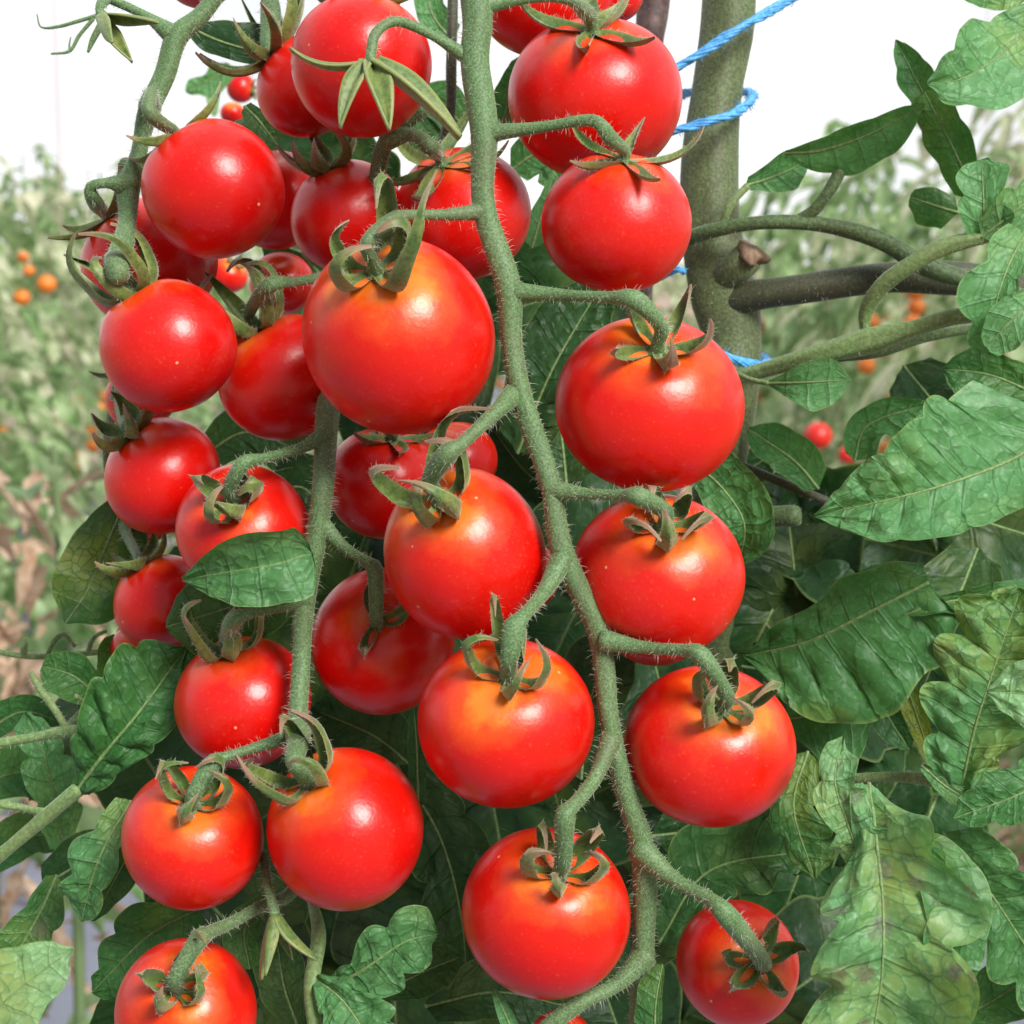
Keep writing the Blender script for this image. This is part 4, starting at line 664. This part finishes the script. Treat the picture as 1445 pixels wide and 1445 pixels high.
V, Fc, *_ = tube_geo([(0, 0, 0), (.02, .01, .35), (-.01, .02, .7), (.01, 0, .98)], [.009, .008, .006, .003], k=8); STM = bpy.data.meshes.new('stem'); STM.from_pydata([tuple(v) for v in V], [], Fc); STM.materials.append(BGSTEM)
NFR = 0
def plant(x, y, h, label, nf=8, seed=0):
    global NFR
    rn = np.random.default_rng(seed+50); t = empty('tomato_plant', (x, y, .02), label, 'tomato plant', 'tomato plants in the field behind'); f_rot = rn.random()*6
    f = bpy.data.objects.new('foliage', FOL[seed % 5]); COL.objects.link(f); f.parent = t; f.scale = (1, 1, h); f.rotation_euler = (0, 0, f_rot)
    s = bpy.data.objects.new('stem', STM); COL.objects.link(s); s.parent = t; s.scale = (1, 1, h)
    k = 0
    while k < nf:
        a = (min(-1.57, -2.9+(y-3)*.42) if x > 0 else -1.3)+rn.normal(0, .35) if .7 < abs(x) < 1.6 else -1.57+rn.normal(0, .6); zz = h*(.15+.7*rn.random()); rr = .5+.14*rn.random(); col = int(rn.choice([0, 0, 1, 2] if x > 0 else [0, 1, 1, 1, 2]))
        for j in range(4):
            if k >= nf: break
            o = bpy.data.objects.new('tomato', FRM[col if rn.random() < .8 else 1]); COL.objects.link(o); o.parent = t; k += 1; NFR += 1
            o.location = (rr*math.cos(a)+rn.normal(0, .028), rr*math.sin(a)+rn.normal(0, .028), zz-j*.03); q = .8+.55*rn.random(); o.scale = (q, q, q)
ORD = ['first', 'second', 'third', 'fourth', 'fifth', 'sixth', 'seventh', 'eighth', 'ninth', 'tenth']
for i in range(7): plant(-1.22-.12*(i % 2), 4.0+i*.85, 1.06+.1*((i*7) % 3), ORD[i]+' tomato plant from the camera in the near row at left', 16, i)
for i in range(5): plant(-2.3, 6.3+i*1.4, 1.5, ORD[i]+' tomato plant from the camera in the far row at left', 5, i+10)
for i in range(7): plant(1.0+.12*(i % 2), 3.0+i*.8, 1.12+.12*((i*5) % 3), ORD[i]+' tomato plant from the camera in the near row at right', 16, i+20)
for i in range(5): plant(2.4, 5.2+i*1.5, 1.2, ORD[i]+' tomato plant from the camera in the far row at right', 5, i+30)
for i in range(4): plant(-.75+i*.5, 9.5+i*.4, 1.1, ORD[i]+' tomato plant from the left in the cross row straight behind', 6, i+40)
# withered clump and green sprout on the left, 1-2 m behind
def clump(name, label, c, n, rad, l, w, m, cat, seed, hz):
    rn = np.random.default_rng(seed); V, Fc = [], []
    for _ in range(n):
        p = A([rn.normal(0, rad), rn.normal(0, rad), abs(rn.random())*hz]); a = rn.random()*6.28
        leaflet(V, Fc, p, A([math.cos(a), math.sin(a), rn.normal(-.2, .5)]), A([rn.normal(0, .8), rn.normal(0, .8), 1]), l*(.6+.8*rn.random()), w*(.6+.8*rn.random()), rn)
    t = empty(name, c, label, cat); mesh('foliage', V, Fc, m, t); v, f, *_ = tube_geo([(0, 0, -.02 if hz < .4 else 0), (.01, 0, hz*.5), (0, .01, hz)], [.006, .005, .003], k=8); mesh('stem', v, f, BGSTEM, t); return t
clump('withered_plant', 'tan withered leaves on a dying plant at the left edge', (-.50, 1.75, 0.02), 280, .07, .045, .028, TAN, 'withered plant', 1, .80)
clump('young_plant', 'green leafy plant in front of the withered one at left', (-.375, 1.55, 0.02), 80, .05, .06, .045, BGLEAF[0], 'plant', 2, .83)
clump('withered_plant', 'tan dry plant remains on the ground left of the grey mulch', (-1.0, 3.4, 0.03), 300, .16, .08, .04, TAN, 'withered plant', 5, .35)
# dry litter along the rows: nobody could count it
rn = np.random.default_rng(4); V, Fc = [], []
for _ in range(2600):
    sx = -1 if rn.random() < .5 else 1; p = A([sx*(.75+abs(rn.normal(0, .45))), 2.2+rn.random()**1.5*9, .06]); a = rn.random()*6.28
    leaflet(V, Fc, p, A([math.cos(a), math.sin(a), rn.normal(.1, .3)]), A([rn.normal(0, .5), rn.normal(0, .5), 1]), .07, .035, rn)
tag(mesh('dry_leaf_litter', V, Fc, TAN), 'tan dry leaf litter on the ground between the rows', 'leaf litter', kind='stuff')
for i, (x, y) in enumerate(((-1.17, 5.0), (1.5, 6.2))):
    v, f, *_ = tube_geo([(x, y, 0), (x+.005, y, 1.2), (x, y, 2.4)], [.002, .002, .002], k=6, step=.2); tag(mesh('support_string', v, f, m_plain('string', (.5, .33, .33), .8)), ['thin reddish support string rising at the left', 'thin support string rising at the far right'][i], 'string')
# ------------------------------------------------------------------ light
el, az = R(37), R(34)       # sun above and behind the camera, to the right
sd = Vector((math.sin(az)*math.cos(el), -math.cos(az)*math.cos(el), math.sin(el)))
sl = bpy.data.lights.new('sun', 'SUN'); sl.energy = 4.9; sl.angle = R(24); sl.color = (1, .97, .92)
so = bpy.data.objects.new('sun', sl); COL.objects.link(so); so.rotation_euler = sd.to_track_quat('Z', 'Y').to_euler()
w = bpy.data.worlds.new('World'); S.world = w; w.use_nodes = True; nt = w.node_tree; bg = nt.nodes['Background']
sk = N(nt, 'ShaderNodeTexSky', sky_type='NISHITA', sun_disc=False, sun_elevation=el, sun_rotation=math.pi-az, air_density=1.0, dust_density=4.0, ozone_density=1.0)
tc = N(nt, 'ShaderNodeTexCoord'); 
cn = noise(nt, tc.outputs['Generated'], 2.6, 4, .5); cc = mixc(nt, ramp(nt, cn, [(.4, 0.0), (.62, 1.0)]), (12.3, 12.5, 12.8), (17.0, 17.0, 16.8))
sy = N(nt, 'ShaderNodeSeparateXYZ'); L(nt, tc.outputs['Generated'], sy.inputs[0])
cc = mixc(nt, ramp(nt, math_(nt, 'ADD', math_(nt, 'MULTIPLY', sy.outputs[1], .5), .5), [(.28, 0.0), (.62, 1.0)]), (3.6, 4.2, 5.2), cc)   # bright haze ahead, unseen sky behind the camera dimmed to cut fill
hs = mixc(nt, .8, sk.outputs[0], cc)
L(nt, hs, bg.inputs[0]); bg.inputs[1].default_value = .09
S.view_settings.view_transform = 'Standard'; S.view_settings.look = 'None'; S.view_settings.exposure = .06; S.view_settings.gamma = 1
S.cycles.use_denoising = True; S.cycles.max_bounces = 8; S.cycles.caustics_reflective = False; S.cycles.caustics_refractive = False
print('OBJS', len(bpy.data.objects), 'far fruits', NFR)
